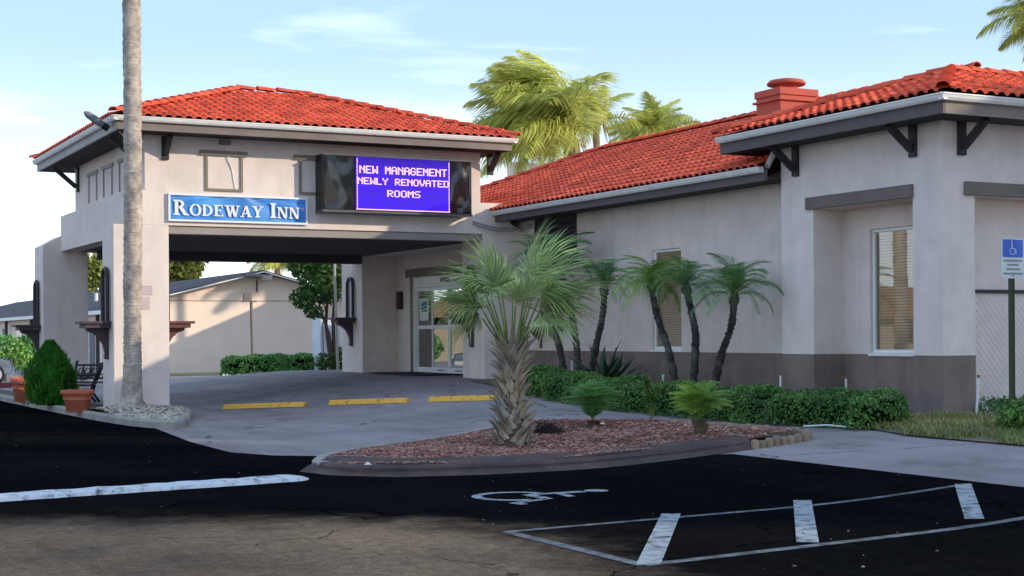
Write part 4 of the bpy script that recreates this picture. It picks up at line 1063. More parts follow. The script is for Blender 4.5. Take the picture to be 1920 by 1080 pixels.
# ================================================================== FOLIAGE
def leafquad(mb, p, d, w, side, fold=0.):
    """a pointed blade from p along d (vector with length), half width w along side"""
    mb.add([p, p+d*.45+side*w, p+d, p+d*.45-side*w], [(0, 1, 2, 3)])
def clump(name, shapes, n, size, material, parent, seed=1, shell=.55, outward=.6, zmin=None, aspect=.55):
    """leaves spread through the volume of ellipsoids [(centre, radii)]"""
    rnd = random.Random(seed); mb = MB(); vol = [r[0]*r[1]*r[2] for _, r in shapes]; tot = sum(v**.67 for v in vol)
    for (c, r), v in zip(shapes, vol):
        k = int(n*v**.67/tot); c = Vector(c)
        for _ in range(k):
            while True:
                q = Vector((rnd.uniform(-1, 1), rnd.uniform(-1, 1), rnd.uniform(-1, 1)))
                if shell < q.length < 1: break
            p = c+Vector((q.x*r[0], q.y*r[1], q.z*r[2]))
            if zmin is not None and p.z < zmin: continue
            nrm = (q.normalized()*outward+Vector((rnd.gauss(0, .5), rnd.gauss(0, .5), rnd.gauss(0, .5)))).normalized()
            a = nrm.orthogonal().normalized(); a.rotate(Quaternion(nrm, rnd.uniform(0, 6.28))); b_ = nrm.cross(a); s = size*rnd.uniform(.6, 1.4)
            mb.add([p-a*s*.5, p+b_*s*aspect*.5, p+a*s*.5, p-b_*s*aspect*.5], [(0, 1, 2, 3)])
    return mb.build(name, material, parent)
# ---- clipped hedge along the wing
def hedge(name, label, path, w, h, n, size, material=L_HEDGE, seed=3, rough=.07, cat='hedge'):
    P = [Vector((*p, 0)) for p in path]; rnd = random.Random(seed)
    base = P[0].copy(); base.z = gz(base.x, base.y); t = T(name, label, cat, base)
    core = MB(); tw = MB()
    segs = [(a, b, (b-a).length) for a, b in zip(P[:-1], P[1:])]; tot = sum(s[2] for s in segs)
    for a, b, L in segs:
        d = (b-a)/L; x = Vector((-d.y, d.x, 0)); za, zb = gz(a.x, a.y), gz(b.x, b.y)
        vs = []
        for c, z, e in ((a, za, -w*.2), (b, zb, w*.2)):
            for sx_, hz in ((-1, .08), (1, .08), (1, h*.82), (-1, h*.82)): q = c+d*e+x*sx_*w*.36; vs.append((q.x, q.y, z+hz))
        core.add(vs, [(0, 1, 2, 3), (7, 6, 5, 4), (0, 4, 5, 1), (1, 5, 6, 2), (2, 6, 7, 3), (3, 7, 4, 0)])
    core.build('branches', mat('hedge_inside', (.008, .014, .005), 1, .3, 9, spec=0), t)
    mb = MB()
    def noise(p): return rough*(math.sin(p.x*5.3+p.y*4.1)+math.sin(p.y*7.7-p.x*2.3+1)+math.sin(p.z*9+p.y*3))/2
    for _ in range(n):
        r_ = rnd.uniform(0, tot)
        for a, b, L in segs:
            if r_ <= L: break
            r_ -= L
        d = (b-a)/L; x = Vector((-d.y, d.x, 0))
        s = rnd.uniform(-w*.45, L+w*.45)
        # superellipse section
        sd = rnd.uniform(0, 2*h+w)
        if sd < h: ux, uz, cx, cz = -w/2, sd, -1., .15
        elif sd < h+w: ux, uz, cx, cz = sd-h-w/2, h, .15*(sd-h-w/2), 1.
        else: ux, uz, cx, cz = w/2, sd-h-w, 1., .15
        rcn = .16; qx, qz = max(0, abs(ux)-(w/2-rcn)), max(0, uz-(h-rcn)); qd = math.hypot(qx, qz)
        if qx > 0 and qz > 0: ux = math.copysign(w/2-rcn+qx/qd*rcn, ux); uz = h-rcn+qz/qd*rcn; cx, cz = math.copysign(qx/qd, ux), qz/qd
        end = max(0, -s, s-L)/(w*.45); k = math.sqrt(max(0, 1-end**3))
        ux *= k; p = a+d*s+x*ux; p.z = gz(p.x, p.y)+max(.03, uz*(.55+.45*k))
        nr = (x*cx+Vector((0, 0, cz))).normalized(); dep = abs(rnd.gauss(0, .05))
        p += nr*(noise(p)-dep)
        nrm = (nr*.55+Vector((rnd.gauss(0, .5), rnd.gauss(0, .5), rnd.gauss(0, .5)))).normalized()
        u_ = nrm.orthogonal().normalized(); u_.rotate(Quaternion(nrm, rnd.uniform(0, 6.28))); v_ = nrm.cross(u_); z_ = size*rnd.uniform(.55, 1.35)
        if p.z < gz(p.x, p.y)+.02: p.z = gz(p.x, p.y)+.02
        mb.add([p-u_*z_*.5, p+v_*z_*.3, p+u_*z_*.5, p-v_*z_*.3], [(0, 1, 2, 3)])
    mb.build('foliage', material, t); return t
hx = 14.45
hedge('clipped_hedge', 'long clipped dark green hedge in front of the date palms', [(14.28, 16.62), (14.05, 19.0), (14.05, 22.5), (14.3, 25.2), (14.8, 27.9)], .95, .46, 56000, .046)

# ---- palms
def frond_mesh(name, L, n, ll, droop, width, material, curl=.25, vang=.35, seed=1, hang=.0, tw=.012, plume=.15):
    """pinnate frond along +X: arching rachis with paired leaflets"""
    rnd = random.Random(seed); mb = MB(); pts = []
    for i in range(13):
        t = i/12; pts.append(Vector((L*(t-.12*droop*t*t*t), 0, L*(curl*t-droop*t*t))))
    mb.m = 1; mb.tube(pts, [tw*(1-.85*i/12) for i in range(13)], 4, True, False); mb.m = 0
    for i in range(n):
        t = .10+.90*i/(n-1); k = t*12; j = min(11, int(k)); p = pts[j].lerp(pts[j+1], k-j); d = (pts[j+1]-pts[j]).normalized()
        for s in (-1, 1):
            le = ll*(math.sin(math.pi*min(1, .18+.80*t))**.7)*rnd.uniform(.85, 1.15)
            side = Vector((0, s, 0)); upv = Vector((0, 0, 1))
            fw = .35+.55*t
            v = (side*.9+d*fw+upv*(vang+rnd.uniform(-plume, plume))-upv*hang).normalized()*le
            wv_ = d.cross(v).cross(v).normalized() if False else v.cross(Vector((0, 0, 1))).normalized()
            mid = p+v*.55; tip = p+v+Vector((0, 0, -le*(.18+hang*.5)))
            mb.add([p-wv_*width*.5, mid-wv_*width*.8, tip, mid+wv_*width*.8, p+wv_*width*.5], [(0, 1, 3, 4), (1, 2, 3)])
    return mb.mesh(name, [material, PET])
def orient(az, el, rollv=0): return Matrix.Rotation(az, 4, 'Z') @ Matrix.Rotation(-el, 4, 'Y') @ Matrix.Rotation(rollv, 4, 'X')
DATE_F = [frond_mesh('frond', 1.0, 38, .32, .95, .0070, L_DATE, .78, .22, s, .1) for s in (1, 2, 3)]
DATEY_F = [frond_mesh('frond', 1.0, 38, .32, 1.1, .0072, L_DATEY, .75, .05, s, .3) for s in (4, 5)]
def ribbed_trunk(name, pts, rad, material, parent, bumps=.12, n=10, seed=1, pitch=.05):
    """trunk with old leaf scars as small ledges"""
    rnd = random.Random(seed); pts = [Vector(p) for p in pts]; fine = []
    tot = sum((b-a).length for a, b in zip(pts[:-1], pts[1:])); m = max(8, int(tot/pitch))
    # catmull resample
    def cr(t):
        k = t*(len(pts)-1); i = min(len(pts)-2, int(k)); f_ = k-i
        p0, p1, p2, p3 = pts[max(0, i-1)], pts[i], pts[i+1], pts[min(len(pts)-1, i+2)]
        return .5*((2*p1)+(p2-p0)*f_+(2*p0-5*p1+4*p2-p3)*f_*f_+(3*p1-p0-3*p2+p3)*f_**3)
    C = [cr(i/m) for i in range(m+1)]; mb = MB(); vs = []
    for i, p in enumerate(C):
        r_ = rad(i/m)
        for k in range(n):
            a = 2*math.pi*(k+.5*(i % 2))/n; rr_ = r_*(1+bumps*rnd.uniform(-1, 1)+(bumps*.6 if i % 2 else -bumps*.6))
            vs.append(p+Vector((math.cos(a)*rr_, math.sin(a)*rr_, rnd.uniform(-.01, .01))))
    mb.add(vs, [(i*n+k, i*n+(k+1) % n, (i+1)*n+(k+1) % n, (i+1)*n+k) for i in range(m) for k in range(n)], True)
    mb.build(name, material, parent); return C
def date_palm(pxpts, X, label, nf, fl, meshes, seed, group='date palms along the wall', r0=.068, knob=True, bias=None):
    rnd = random.Random(seed); P = [onx(px, py, X) for px, py in pxpts]
    base = P[0].copy(); base.z = gz(X, base.y); P[0] = base
    t = T('date_palm', label, 'palm tree', base, group)
    top = P[-1]
    ribbed_trunk('trunk', P, lambda s_: r0*(1.15-.25*s_) if s_ < .9 or not knob else r0*1.45, BARKD, t, .16, 9, seed)
    for i in range(nf):
        az = 2.39996*i+rnd.uniform(-.3, .3); f_ = i/nf; el = R(72-95*f_+rnd.uniform(-9, 9)); L = fl*rnd.uniform(.8, 1.12)*(1 if f_ > .12 else .75)
        put('frond', meshes[i % len(meshes)], t, top+Vector((0, 0, .03)), orient(az, el, rnd.uniform(-.3, .3)), L)
    # fibrous crown base
    MB().lathe([(.05, -.12), (r0*1.3, -.06), (r0*1.25, .04), (.04, .14), (0, .15)], top, 9).build('crown_base', BARKD, t)
    return t
XPL = 15.85
date_palm([(1062, 700), (1048, 640), (1032, 570), (1012, 505)], XPL, 'date palm with pale flecked trunk in front of service shelf', 26, .95, DATE_F, 11)
date_palm([(1085, 706), (1081, 640), (1066, 560), (1050, 498)], XPL, 'dark trunked date palm just right of the service window', 28, 1.02, DATE_F, 12)
date_palm([(1105, 706), (1118, 650), (1130, 595), (1134, 540)], XPL, 'slender date palm rising from the dark strap-leaved plant', 24, .80, DATE_F, 13)
date_palm([(1272, 720), (1255, 660), (1232, 590), (1222, 535)], XPL, 'yellowish drooping date palm leaning left across tall window', 27, .86, DATEY_F, 14)
date_palm([(1298, 720), (1305, 640), (1297, 585), (1287, 540)], XPL, 'upright kinked date palm at right edge of tall window', 22, .76, DATE_F, 15)
date_palm([(1334, 720), (1352, 670), (1372, 610), (1377, 558)], XPL, 'date palm leaning right with swollen trunk top beside pale wall', 27, .96, DATE_F, 16)
# fans of the strap-leaved plant
sp_ = onx(1140, 715, 15.45); sp_.z = gz(15.55, sp_.y)
st = T('strap_leaf_plant', 'dark strap-leaved plant in front of the brown wall band', 'plant', sp_); rnd = random.Random(4)
for i in range(30):
    a = rnd.uniform(0, 6.28); L = rnd.uniform(.75, 1.2); el = rnd.uniform(.5, 1.4); d = Vector((math.cos(a)*math.cos(el), math.sin(a)*math.cos(el), math.sin(el)))*L; s = d.cross(Vector((0, 0, 1))).normalized()
    p0 = sp_+Vector((rnd.uniform(-.15, .15), rnd.uniform(-.25, .25), .05)); mb = MB(); w = rnd.uniform(.05, .08)
    q = [p0, p0+d*.35, p0+d*.7+Vector((0, 0, -.03)), p0+d+Vector((0, 0, -.10*math.cos(el)))]
    ws = [.012, w*.5, w, .004]; vs = []
    for p_, w_ in zip(q, ws): vs += [p_-s*w_, p_+Vector((0, 0, -.012)), p_+s*w_]
    mb.add(vs, [(3*k+j, 3*k+j+1, 3*k+4+j, 3*k+3+j) for k in range(3) for j in range(2)], True); mb.build('leaf', L_STREL, st)

# ---- stubby fan palm on the island
sb = G(962, 834, RAISE); sab = T('fan_palm', 'stubby fan palm with criss-cross leaf boots on mulched island', 'palm tree', sb)
top_z = ony(962, 640, sb.y).z
HT = top_z-sb.z
rnd = random.Random(21)
def srad(t): return .21*(1-.60*t)+.012*math.sin(t*9)
ribbed_trunk('trunk', [sb+Vector((0, 0, -.05)), sb+Vector((.01, 0, HT*.5)), sb+Vector((-.02, 0, HT))], lambda t: srad(t)*.82, mat('sabal_core', (.13, .10, .075), .95, .3, 9, .4, 30), sab, .06, 12, 3)
def boot_mesh(seed, L):
    rnd_ = random.Random(seed); mb = MB(); w = .085
    secs = [(0, w, .0, .03), (L*.35, w*.75, .035, .03), (L*.75, w*.42, .11, .025), (L, w*.30, .19, .016)]
    vs = []
    for z, ww, x, th in secs: vs += [(x, -ww, z), (x+th, 0, z), (x, ww, z), (x-th*.6, 0, z)]
    fs = []
    for k in range(3): fs += [(k*4+i, k*4+(i+1) % 4, (k+1)*4+(i+1) % 4, (k+1)*4+i) for i in range(4)]
    fs.append((12, 13, 14, 15)); mb.add(vs, fs); return mb.mesh('leaf_boot', BOOT)
boots = [boot_mesh(i, .30+.05*i) for i in range(3)]
nb = 150
for i in range(nb):
    t = i/nb; a = i*2.39996+rnd.uniform(-.12, .12); z = -.02+t*(HT-.10); r_ = srad(t)*.84
    k = .46+.42*t*t+.12*t; tilt = -.10+.24*t+rnd.uniform(-.08, .10)
    put('leaf_boot', boots[i % 3], sab, sb+Vector((math.cos(a)*r_, math.sin(a)*r_, z)), Matrix.Rotation(a, 4, 'Z') @ Matrix.Rotation(tilt, 4, 'Y') @ Matrix.Rotation(rnd.choice((-.38, .38))*(1-.5*t)+rnd.uniform(-.1, .1), 4, 'X'), (.85, rnd.uniform(.55, .8), k*rnd.uniform(.85, 1.15)))
def fan_mesh(seed, L, n=46, spread=2.5, fold=.25):
    """costapalmate blade: pleated segments radiating from the hastula at the origin, blade along +X"""
    rnd_ = random.Random(seed); mb = MB()
    for i in range(n):
        f_ = i/(n-1)-.5; a = f_*spread*1.15; ln = L*(1-.42*abs(f_)**1.5)*rnd_.uniform(.88, 1.08)
        x0 = Vector((.05+.16*(1-abs(f_)*2), 0, 0)); d = Vector((math.cos(a), math.sin(a), .16-.55*abs(f_)*fold)).normalized()
        s = Vector((-d.y, d.x, 0)).normalized(); up = Vector((0, 0, 1)); w = .009+.008*rnd_.random()
        dr = rnd_.uniform(.18, .62)
        prev = None; vs = []
        for t, ww in ((0, .3), (.35, 1), (.62, .85), (.85, .45), (1, .06)):
            p = x0+d*ln*t-up*(dr*ln*max(0, t-.42)**1.6*1.7)+up*(.012*(1 if i % 2 else -1))*min(1, t*3)
            vs += [p-s*w*ww, p+s*w*ww]
        mb.add(vs, [(2*k, 2*k+1, 2*k+3, 2*k+2) for k in range(4)])
    return mb.mesh('fan_blade', L_SABAL)
FANS = [fan_mesh(i, .80, 40, 2.6) for i in range(4)]
ctop = sb+Vector((0, 0, HT))
leafspec = [  # azimuth deg (0=+X, 90=+Y), petiole elevation, petiole length, blade pitch, scale
    (155, 76, .66, 42, .95), (150, 70, .58, 14, .95), (170, 72, .55, -8, .85), (158, 64, .66, 2, .95), (176, 70, .72, 28, .9), (165, 82, .75, 66, .9), (150, 60, .45, -30, .72),
    (-22, 76, .72, 40, 1.0), (-18, 70, .68, 12, 1.0), (-35, 70, .58, -10, .9), (-10, 78, .85, 56, .95), (-28, 64, .70, 16, .95), (-24, 82, .92, 74, .9), (-45, 62, .48, -28, .75),
    (-75, 78, .60, 34, .8), (60, 76, .70, 30, .8), (110, 84, .70, 74, .7), (-110, 76, .55, 26, .75)]
for i, (az, el, pl, pit, sc__) in enumerate(leafspec):
    az, el, pit = R(az+rnd.uniform(-8, 8)), R(el), R(pit); d = Vector((math.cos(az)*math.cos(el), math.sin(az)*math.cos(el), math.sin(el)))
    b0 = ctop+Vector((math.cos(az)*.07, math.sin(az)*.07, -.25)); e_ = b0+d*(pl+.2)
    bow = Vector((math.cos(az), math.sin(az), 0))*.06
    fr_ = MB().tube([b0, b0.lerp(e_, .5)-bow*.4, e_], [.020, .014, .010], 5).build('petiole', PET, sab)
    put('fan_blade', FANS[i % 4], sab, e_, orient(az, pit, rnd.uniform(-.5, .5)), sc__)
# rubbish of fibre beside the trunk
fp = G(1024, 812, RAISE); hb = T('fallen_fibre', 'dark clump of fallen palm fibre beside the fan palm', 'palm debris', fp); mb = MB()
for i in range(240):
    a = rnd.uniform(0, 6.28); r_ = rnd.uniform(0, .22); p_ = fp+Vector((math.cos(a)*r_*1.3, math.sin(a)*r_, rnd.uniform(0, .15*(1-r_/.25)))); d = Vector((rnd.gauss(0, 1), rnd.gauss(0, 1), rnd.gauss(0, .4))).normalized()*rnd.uniform(.06, .2)
    mb.bar(p_, p_+d, .008, .008)
mb.build('fibres', mat('fibre', (.035, .028, .026), .95, .3), hb)
st_ = MB().tube([fp+Vector((-.1, .3, .05)), fp+Vector((.3, .8, .06)), fp+Vector((.75, 1.5, .10))], [.018, .014, .006], 5); tag(st_.build('fallen_stick', BARKD), 'fallen palm stick lying behind the fan palm', 'stick')

# ---- two low date palms and a weed on the island
def low_palm(px, py, label, nf, fl, meshes, th, seed):
    rnd = random.Random(seed); p = G(px, py, RAISE); t = T('young_palm', label, 'palm tree', p, 'young palms on the island')
    if th: ribbed_trunk('trunk', [p+Vector((0, 0, -.03)), p+Vector((.02, 0, th*.5)), p+Vector((0, 0, th))], lambda s_: .085+.02*s_, mat('young_bark', (.12, .085, .05), .95, .35, 9, .5, 30), t, .18, 9, seed)
    else: MB().lathe([(.1, -.03), (.09, .06), (.04, .1), (0, .11)], p, 8).build('crown_base', BARKD, t)
    for i in range(nf):
        az = 2.39996*i+rnd.uniform(-.3, .3); f_ = i/nf; el = R(88-50*f_+rnd.uniform(-9, 9))
        put('frond', meshes[i % len(meshes)], t, p+Vector((0, 0, th+.02)), orient(az, el, rnd.uniform(-.3, .3)), fl*rnd.uniform(.75, 1.15))
low_palm(1112, 797, 'dark green young palm in a low tuft behind the mulch', 95, .60, DATE_F, .06, 31)
low_palm(1312, 816, 'light green young palm with short brown trunk near edging', 90, .52, DATEY_F, .22, 32)
wp = G(1222, 792, .05); wd_ = T('leafy_weed', 'thin leafy yellow-green shrub between the two young palms', 'shrub', wp); rnd = random.Random(9); mb = MB(); lf_ = MB()
for i in range(9):
    a = rnd.uniform(0, 6.28); tip = wp+Vector((math.cos(a)*rnd.uniform(.05, .28), math.sin(a)*rnd.uniform(.05, .28), rnd.uniform(.45, .80))); mid = wp.lerp(tip, .5)+Vector((0, 0, .08)); mb.tube([wp, mid, tip], [.008, .006, .003], 4)
    for k in range(46):
        f_ = rnd.uniform(.35, 1); p_ = wp.lerp(mid, f_*2) if f_ < .5 else mid.lerp(tip, f_*2-1); d = Vector((rnd.gauss(0, 1), rnd.gauss(0, 1), rnd.gauss(.2, .6))).normalized()*rnd.uniform(.05, .09); leafquad(lf_, p_, d, .018, d.cross(Vector((0, 0, 1))).normalized())
mb.build('stem', PET, wd_); lf_.build('foliage', L_SHRUB, wd_)

# ---- tall palm in front of the left column
tp = ony(247, 760, 30.5); tb = Vector((tp.x, tp.y, bedz(tp.x, tp.y)))
tall = T('tall_palm', 'tall palm with bare grey trunk in front of left canopy column', 'palm tree', tb)
pts = [Vector((ony(x, y, 30.5).x, 30.5, 0)) for x, y in ()]
PT = [(247, 775), (249, 690), (249, 560), (250, 380), (249, 200), (247, 0), (245, -170)]
TP = [ony(x, y, 30.5) for x, y in PT]; TP[0].z = tb.z-.05
def trad(t):
    z = t*(TP[-1].z-tb.z)
    return .165+.17*math.exp(-z/.35)+.05*math.exp(-z/1.4)+(.012 if z > 3.3 else 0)
def trunk_mat():
    m = mat('tall_trunk', (.46, .385, .31), .95, .42, 7, .7, 30, tint=(.30, .26, .225)); n = m.node_tree.nodes; l = m.node_tree.links
    geo = n.new('ShaderNodeNewGeometry'); mpn = n.new('ShaderNodeMapping'); mpn.inputs['Scale'].default_value = (3.5, 3.5, 26); l.new(geo.outputs['Position'], mpn.inputs[0])
    nn = n.new('ShaderNodeTexNoise'); nn.inputs['Scale'].default_value = 1.; nn.inputs['Detail'].default_value = 6; l.new(mpn.outputs[0], nn.inputs['Vector'])
    bp = n.new('ShaderNodeBump'); bp.inputs['Strength'].default_value = .8; bp.inputs['Distance'].default_value = .03; l.new(nn.outputs['Fac'], bp.inputs['Height']); l.new(bp.outputs[0], n['Principled BSDF'].inputs['Normal'])
    return m
ribbed_trunk('trunk', TP, trad, trunk_mat(), tall, .05, 20, 5, .06)
QUEEN_F = [frond_mesh('frond', 1.0, 96, .30, .80, .0075, L_QUEEN, .55, .10, s, .40, .010, .60) for s in (6, 7, 8)]
for i in range(20):
    az = 2.39996*i; el = R(75-100*i/20); put('frond', QUEEN_F[i % 3], tall, TP[-1], orient(az, el), 2.0)

# ---- queen palms behind the roof, blown to the left
def queen(px, py, D, label, fl, nf, seed, rtrunk=.16, wind=1.0):
    rnd = random.Random(seed); d = ray(px, py); c = d*D+Vector((0, 0, HC)); base = Vector((c.x, c.y, gz(c.x, c.y)))
    t = T('queen_palm', label, 'palm tree', base, 'queen palms behind the roof')
    ribbed_trunk('trunk', [base, base.lerp(c, .5)+Vector((.1, 0, 0)), c], lambda s_: rtrunk*(1.1-.3*s_), mat('queen_bark', (.36, .24, .15), .95, .2, 4, .4, 20), t, .05, 10, seed, .2)
    wl = Vector((-math.cos(TH), math.sin(TH), 0))*wind    # wind toward image left
    for i in range(nf):
        az = 2.39996*i+rnd.uniform(-.2, .2); f_ = i/nf; el = R(78-98*f_)
        d_ = Vector((math.cos(az)*math.cos(el), math.sin(az)*math.cos(el), math.sin(el)))+wl*.72*rnd.uniform(.45, 1.2)+Vector((0, 0, .12*wind)); d_.normalize()
        az2 = math.atan2(d_.y, d_.x); el2 = math.asin(d_.z)
        put('frond', QUEEN_F[i % 3], t, c, orient(az2, el2, rnd.uniform(-.9, .9)), fl*rnd.uniform(.75, 1.15))
    for i in range(5):     # dry leaf sheaths hanging under the crown
        a = rnd.uniform(0, 6.28); MB().tube([c+Vector((0, 0, -.1)), c+Vector((math.cos(a)*.4, math.sin(a)*.4, .05)), c+Vector((math.cos(a)*.7, math.sin(a)*.7, -.8))], [.05, .03, .01], 5).build('dry_sheath', mat('dry_sheath', (.34, .20, .10), .9, .2), t)
queen(1072, 266, 52, 'big windswept queen palm with orange trunk behind main roof', 3.7, 46, 41, .34, 1.5)
queen(1118, 232, 58, 'smaller queen palm just right of the big windswept one', 2.1, 30, 42, .16, 1.2)
queen(1228, 262, 60, 'low queen palm crown peeking over main roof ridge', 2.0, 30, 43, .16, .35)
queen(1962, 42, 34, 'palm crown cut off by the top right corner', 1.45, 30, 44, .14, .1)

# ---- thuja bush, pots, benches in the left bed
bp_ = G(97, 772, .10); bp_ = Vector((6.78, 34.6, 0)); bp_ = ony(95, 740, 34.4); bp_.z = bedz(bp_.x, bp_.y)
th = T('round_thuja', 'dense bright green cone-shaped thuja bush beside terracotta pots', 'bush', bp_)
hb_ = ony(95, 645, 34.4).z-bp_.z; rnd = random.Random(17); mb = MB()
def thr(z): t = z/hb_; return .50*(math.sin(math.pi*min(1, .30+.42*t))**1.0)*(1 if t < .42 else max(0, 1-((t-.42)/.62)**1.6))
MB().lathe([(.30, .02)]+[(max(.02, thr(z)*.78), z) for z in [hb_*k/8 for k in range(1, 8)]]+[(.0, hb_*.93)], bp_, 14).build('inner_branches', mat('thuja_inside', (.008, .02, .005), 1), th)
for i in range(9000):
    z = hb_*rnd.random()**.9; a = rnd.uniform(0, 6.28); lob = 1+.15*math.sin(a*5+z*7)+.10*math.sin(a*9-z*11); r_ = thr(z)*lob*rnd.uniform(.80, 1.02)
    p_ = bp_+Vector((math.cos(a)*r_, math.sin(a)*r_, z)); d = Vector((math.cos(a)*.5, math.sin(a)*.5, 1.0+rnd.gauss(0, .25)))+Vector((rnd.gauss(0, .2), rnd.gauss(0, .2), 0)); d = d.normalized()*rnd.uniform(.06, .15)
    leafquad(mb, p_, d, .015, Vector((-math.sin(a+rnd.uniform(-.9, .9)), math.cos(a), rnd.uniform(-.3, .3))).normalized())
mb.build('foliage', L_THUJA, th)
def pot(loc, h, r, label, tilt=0, rot=0, plant=False):
    t = T('terracotta_pot', label, 'flower pot', loc, 'terracotta pots in the left bed')
    prof = [(r*.62, 0), (r*.66, .01), (r*.80, h*.55), (r*.825, h*.56), (r*.825, h*.585), (r*.81, h*.60), (r*.88, h*.77), (r*.90, h*.775), (r*.90, h*.79), (r*.90, h*.80), (r*.985, h*.815), (r, h*.84), (r, h*.95), (r*.97, h), (r*.90, h), (r*.88, h*.93)]
    mb = MB(); mb.lathe(prof, loc, 28); body = mb.build('body', TERRA, t)
    MB().lathe([(r*.88, h*.90), (r*.5, h*.92), (.0, h*.93)], loc, 14).build('potting_soil', SOIL, t)
    if tilt: t.rotation_euler = (tilt*math.sin(rot), tilt*math.cos(rot), 0)
    return t
pl = ony(146, 770, 31.4); pl.z = bedz(pl.x, pl.y)-.03; pw_ = (ony(177, 735, 31.4).x-ony(114, 735, 31.4).x)/2
pot(pl, ony(146, 731, 31.4).z-pl.z, pw_, 'large terracotta pot beside the white left column')
pl = ony(45, 745, 37.6); pl.z = bedz(pl.x, pl.y)-.03
pot(pl, ony(45, 709, 37.6).z-pl.z, .33, 'terracotta pot left of the thuja bush', .10, 1.2)
def bench(loc, rotz, label):
    t = T('garden_bench', label, 'bench', loc, 'black benches behind the left column'); W_ = 1.15
    M = Matrix.Rotation(rotz, 4, 'Z')
    def P(x, y, z): return Vector(loc)+(M @ Vector((x, y, z)))
    for i in range(5):
        MB().bar(P(-W_/2, -.20+i*.10, .43), P(W_/2, -.20+i*.10, .43), .08, .03).build('seat_slat', BLACKM, t)
    bk = MB()
    for z in (.52, .84): bk.bar(P(-W_/2, .24+(z-.43)*.30, z), P(W_/2, .24+(z-.43)*.30, z), .03, .05)
    for i in range(12):
        x = -W_/2+.05+i*(W_-.1)/11; bk.bar(P(x, .27, .53), P(x+(.05 if i % 2 else -.05), .36, .83), .026, .02)
    for i in range(6):
        x = -W_/2+.14+i*.175; bk.tube([P(x+.07*math.cos(a), .315+.02*math.sin(a), .685+.085*math.sin(a)) for a in [k*.785 for k in range(9)]], .014, 4)
    bk.build('backrest', BLACKM, t)
    for s in (-1, 1):
        x = s*W_/2; mb = MB(); mb.tube([P(x, .22, .44), P(x, .30, .62), P(x, .40, .92), P(x, .44, .93)], .032, 6); mb.tube([P(x, -.24, .43), P(x, -.28, .60), P(x, -.22, .67), P(x, .32, .66)], .03, 6)
        mb.tube([P(x, -.1, .62), P(x, -.02, .55), P(x, .08, .58), P(x, .1, .64)], .012, 5); mb.build('armrest', BLACKM, t)
        for pts_ in ([P(x, -.22, .43), P(x, -.16, .24), P(x, -.26, .0)], [P(x, .22, .44), P(x, .17, .24), P(x, .32, 0)]): MB().tube(pts_, .032, 6).build('leg', BLACKM, t)
        MB().tube([P(x, -.17, .22), P(x, 0, .32), P(x, .18, .22)], .012, 5).build('leg_scroll', BLACKM, t)
zz = gz(7.6, 36)
q = ony(158, 735, 35.6); bench((q.x, 35.6, .10), R(-105), 'black cast-iron garden bench seen side-on beside the thuja')
q = ony(176, 720, 37.6); bench((q.x, 37.7, .10), R(-35), 'black cast-iron garden bench partly hidden behind the near left column')

# ================================================================== SMALL YARD THINGS
# white plastic marker stakes by the wall
def stake(p, h, label, lean=(0, 0)):
    t = T('plastic_stake', label, 'stake', p, 'white plastic stakes along the wall')
    q = Vector(p)+Vector((lean[0], lean[1], h)); MB().tube([p, q], .020, 8).build('pipe', PVC, t); MB().tube([q, q+Vector((0, 0, .045))], .026, 8).build('cap', PVC if h < .5 else mat('cap_brown', (.25, .16, .12), .7), t)
for px, Xs, zt_, lb in ((1073, 16.3, (1073, 678), 'white plastic stake between the two left date palms'), (1464, 16.3, (1464, 702), 'white plastic stake at the far pier of the corner block'), (1586, 16.7, (1587, 708), 'white plastic stake inside the window recess'), (1244, 15.9, (1244, 705), 'white plastic stake behind the leaning yellowish palm')):
    p = onx(*zt_, Xs); stake((p.x, p.y, gz(p.x, p.y)-.02), p.z-gz(p.x, p.y), lb)
p = ony(1831, 778, 17.3); stake((p.x, 17.3, gz(p.x, 17.3)-.02), ony(1836, 706, 17.3).z-gz(p.x, 17.3), 'tall leaning white pipe at the corner of the building', (.05, 0))
p = G(1560, 808); tag(MB().tube([(p.x-.25, p.y+.3, gz(p.x, p.y)+.06), (p.x-.02, p.y+.05, gz(p.x, p.y)+.08), (p.x+.25, p.y-.15, gz(p.x, p.y)+.045)], .011, 7).build('white_pipe', PVC), 'short white pipe lying at foot of the hedge', 'pipe')
p = G(1345, 785); tag(MB().tube([(p.x-.15, p.y+.35, gz(p.x, p.y)+.02), (p.x, p.y, gz(p.x, p.y)+.12), (p.x+.35, p.y-.35, gz(p.x, p.y)+.03)], .014, 6).build('dry_branch', mat('dry_branch', (.33, .25, .19), .9)), 'dry bent branch lying beside the light young palm', 'branch')
for px, py, lb in ((690, 871, 'white litter scrap on the brown island apron'), (1130, 795, 'white pebble near the dark young palm')):
    p = G(px, py, RAISE+.02); mb = MB(); mb.add([p+Vector((-.04, -.02, 0)), p+Vector((.04, -.025, 0)), p+Vector((.05, .03, 0)), p+Vector((-.03, .03, 0)), p+Vector((0, 0, .035))], [(0, 1, 4), (1, 2, 4), (2, 3, 4), (3, 0, 4)]); tag(mb.build('litter_scrap', PVC), lb, 'litter')
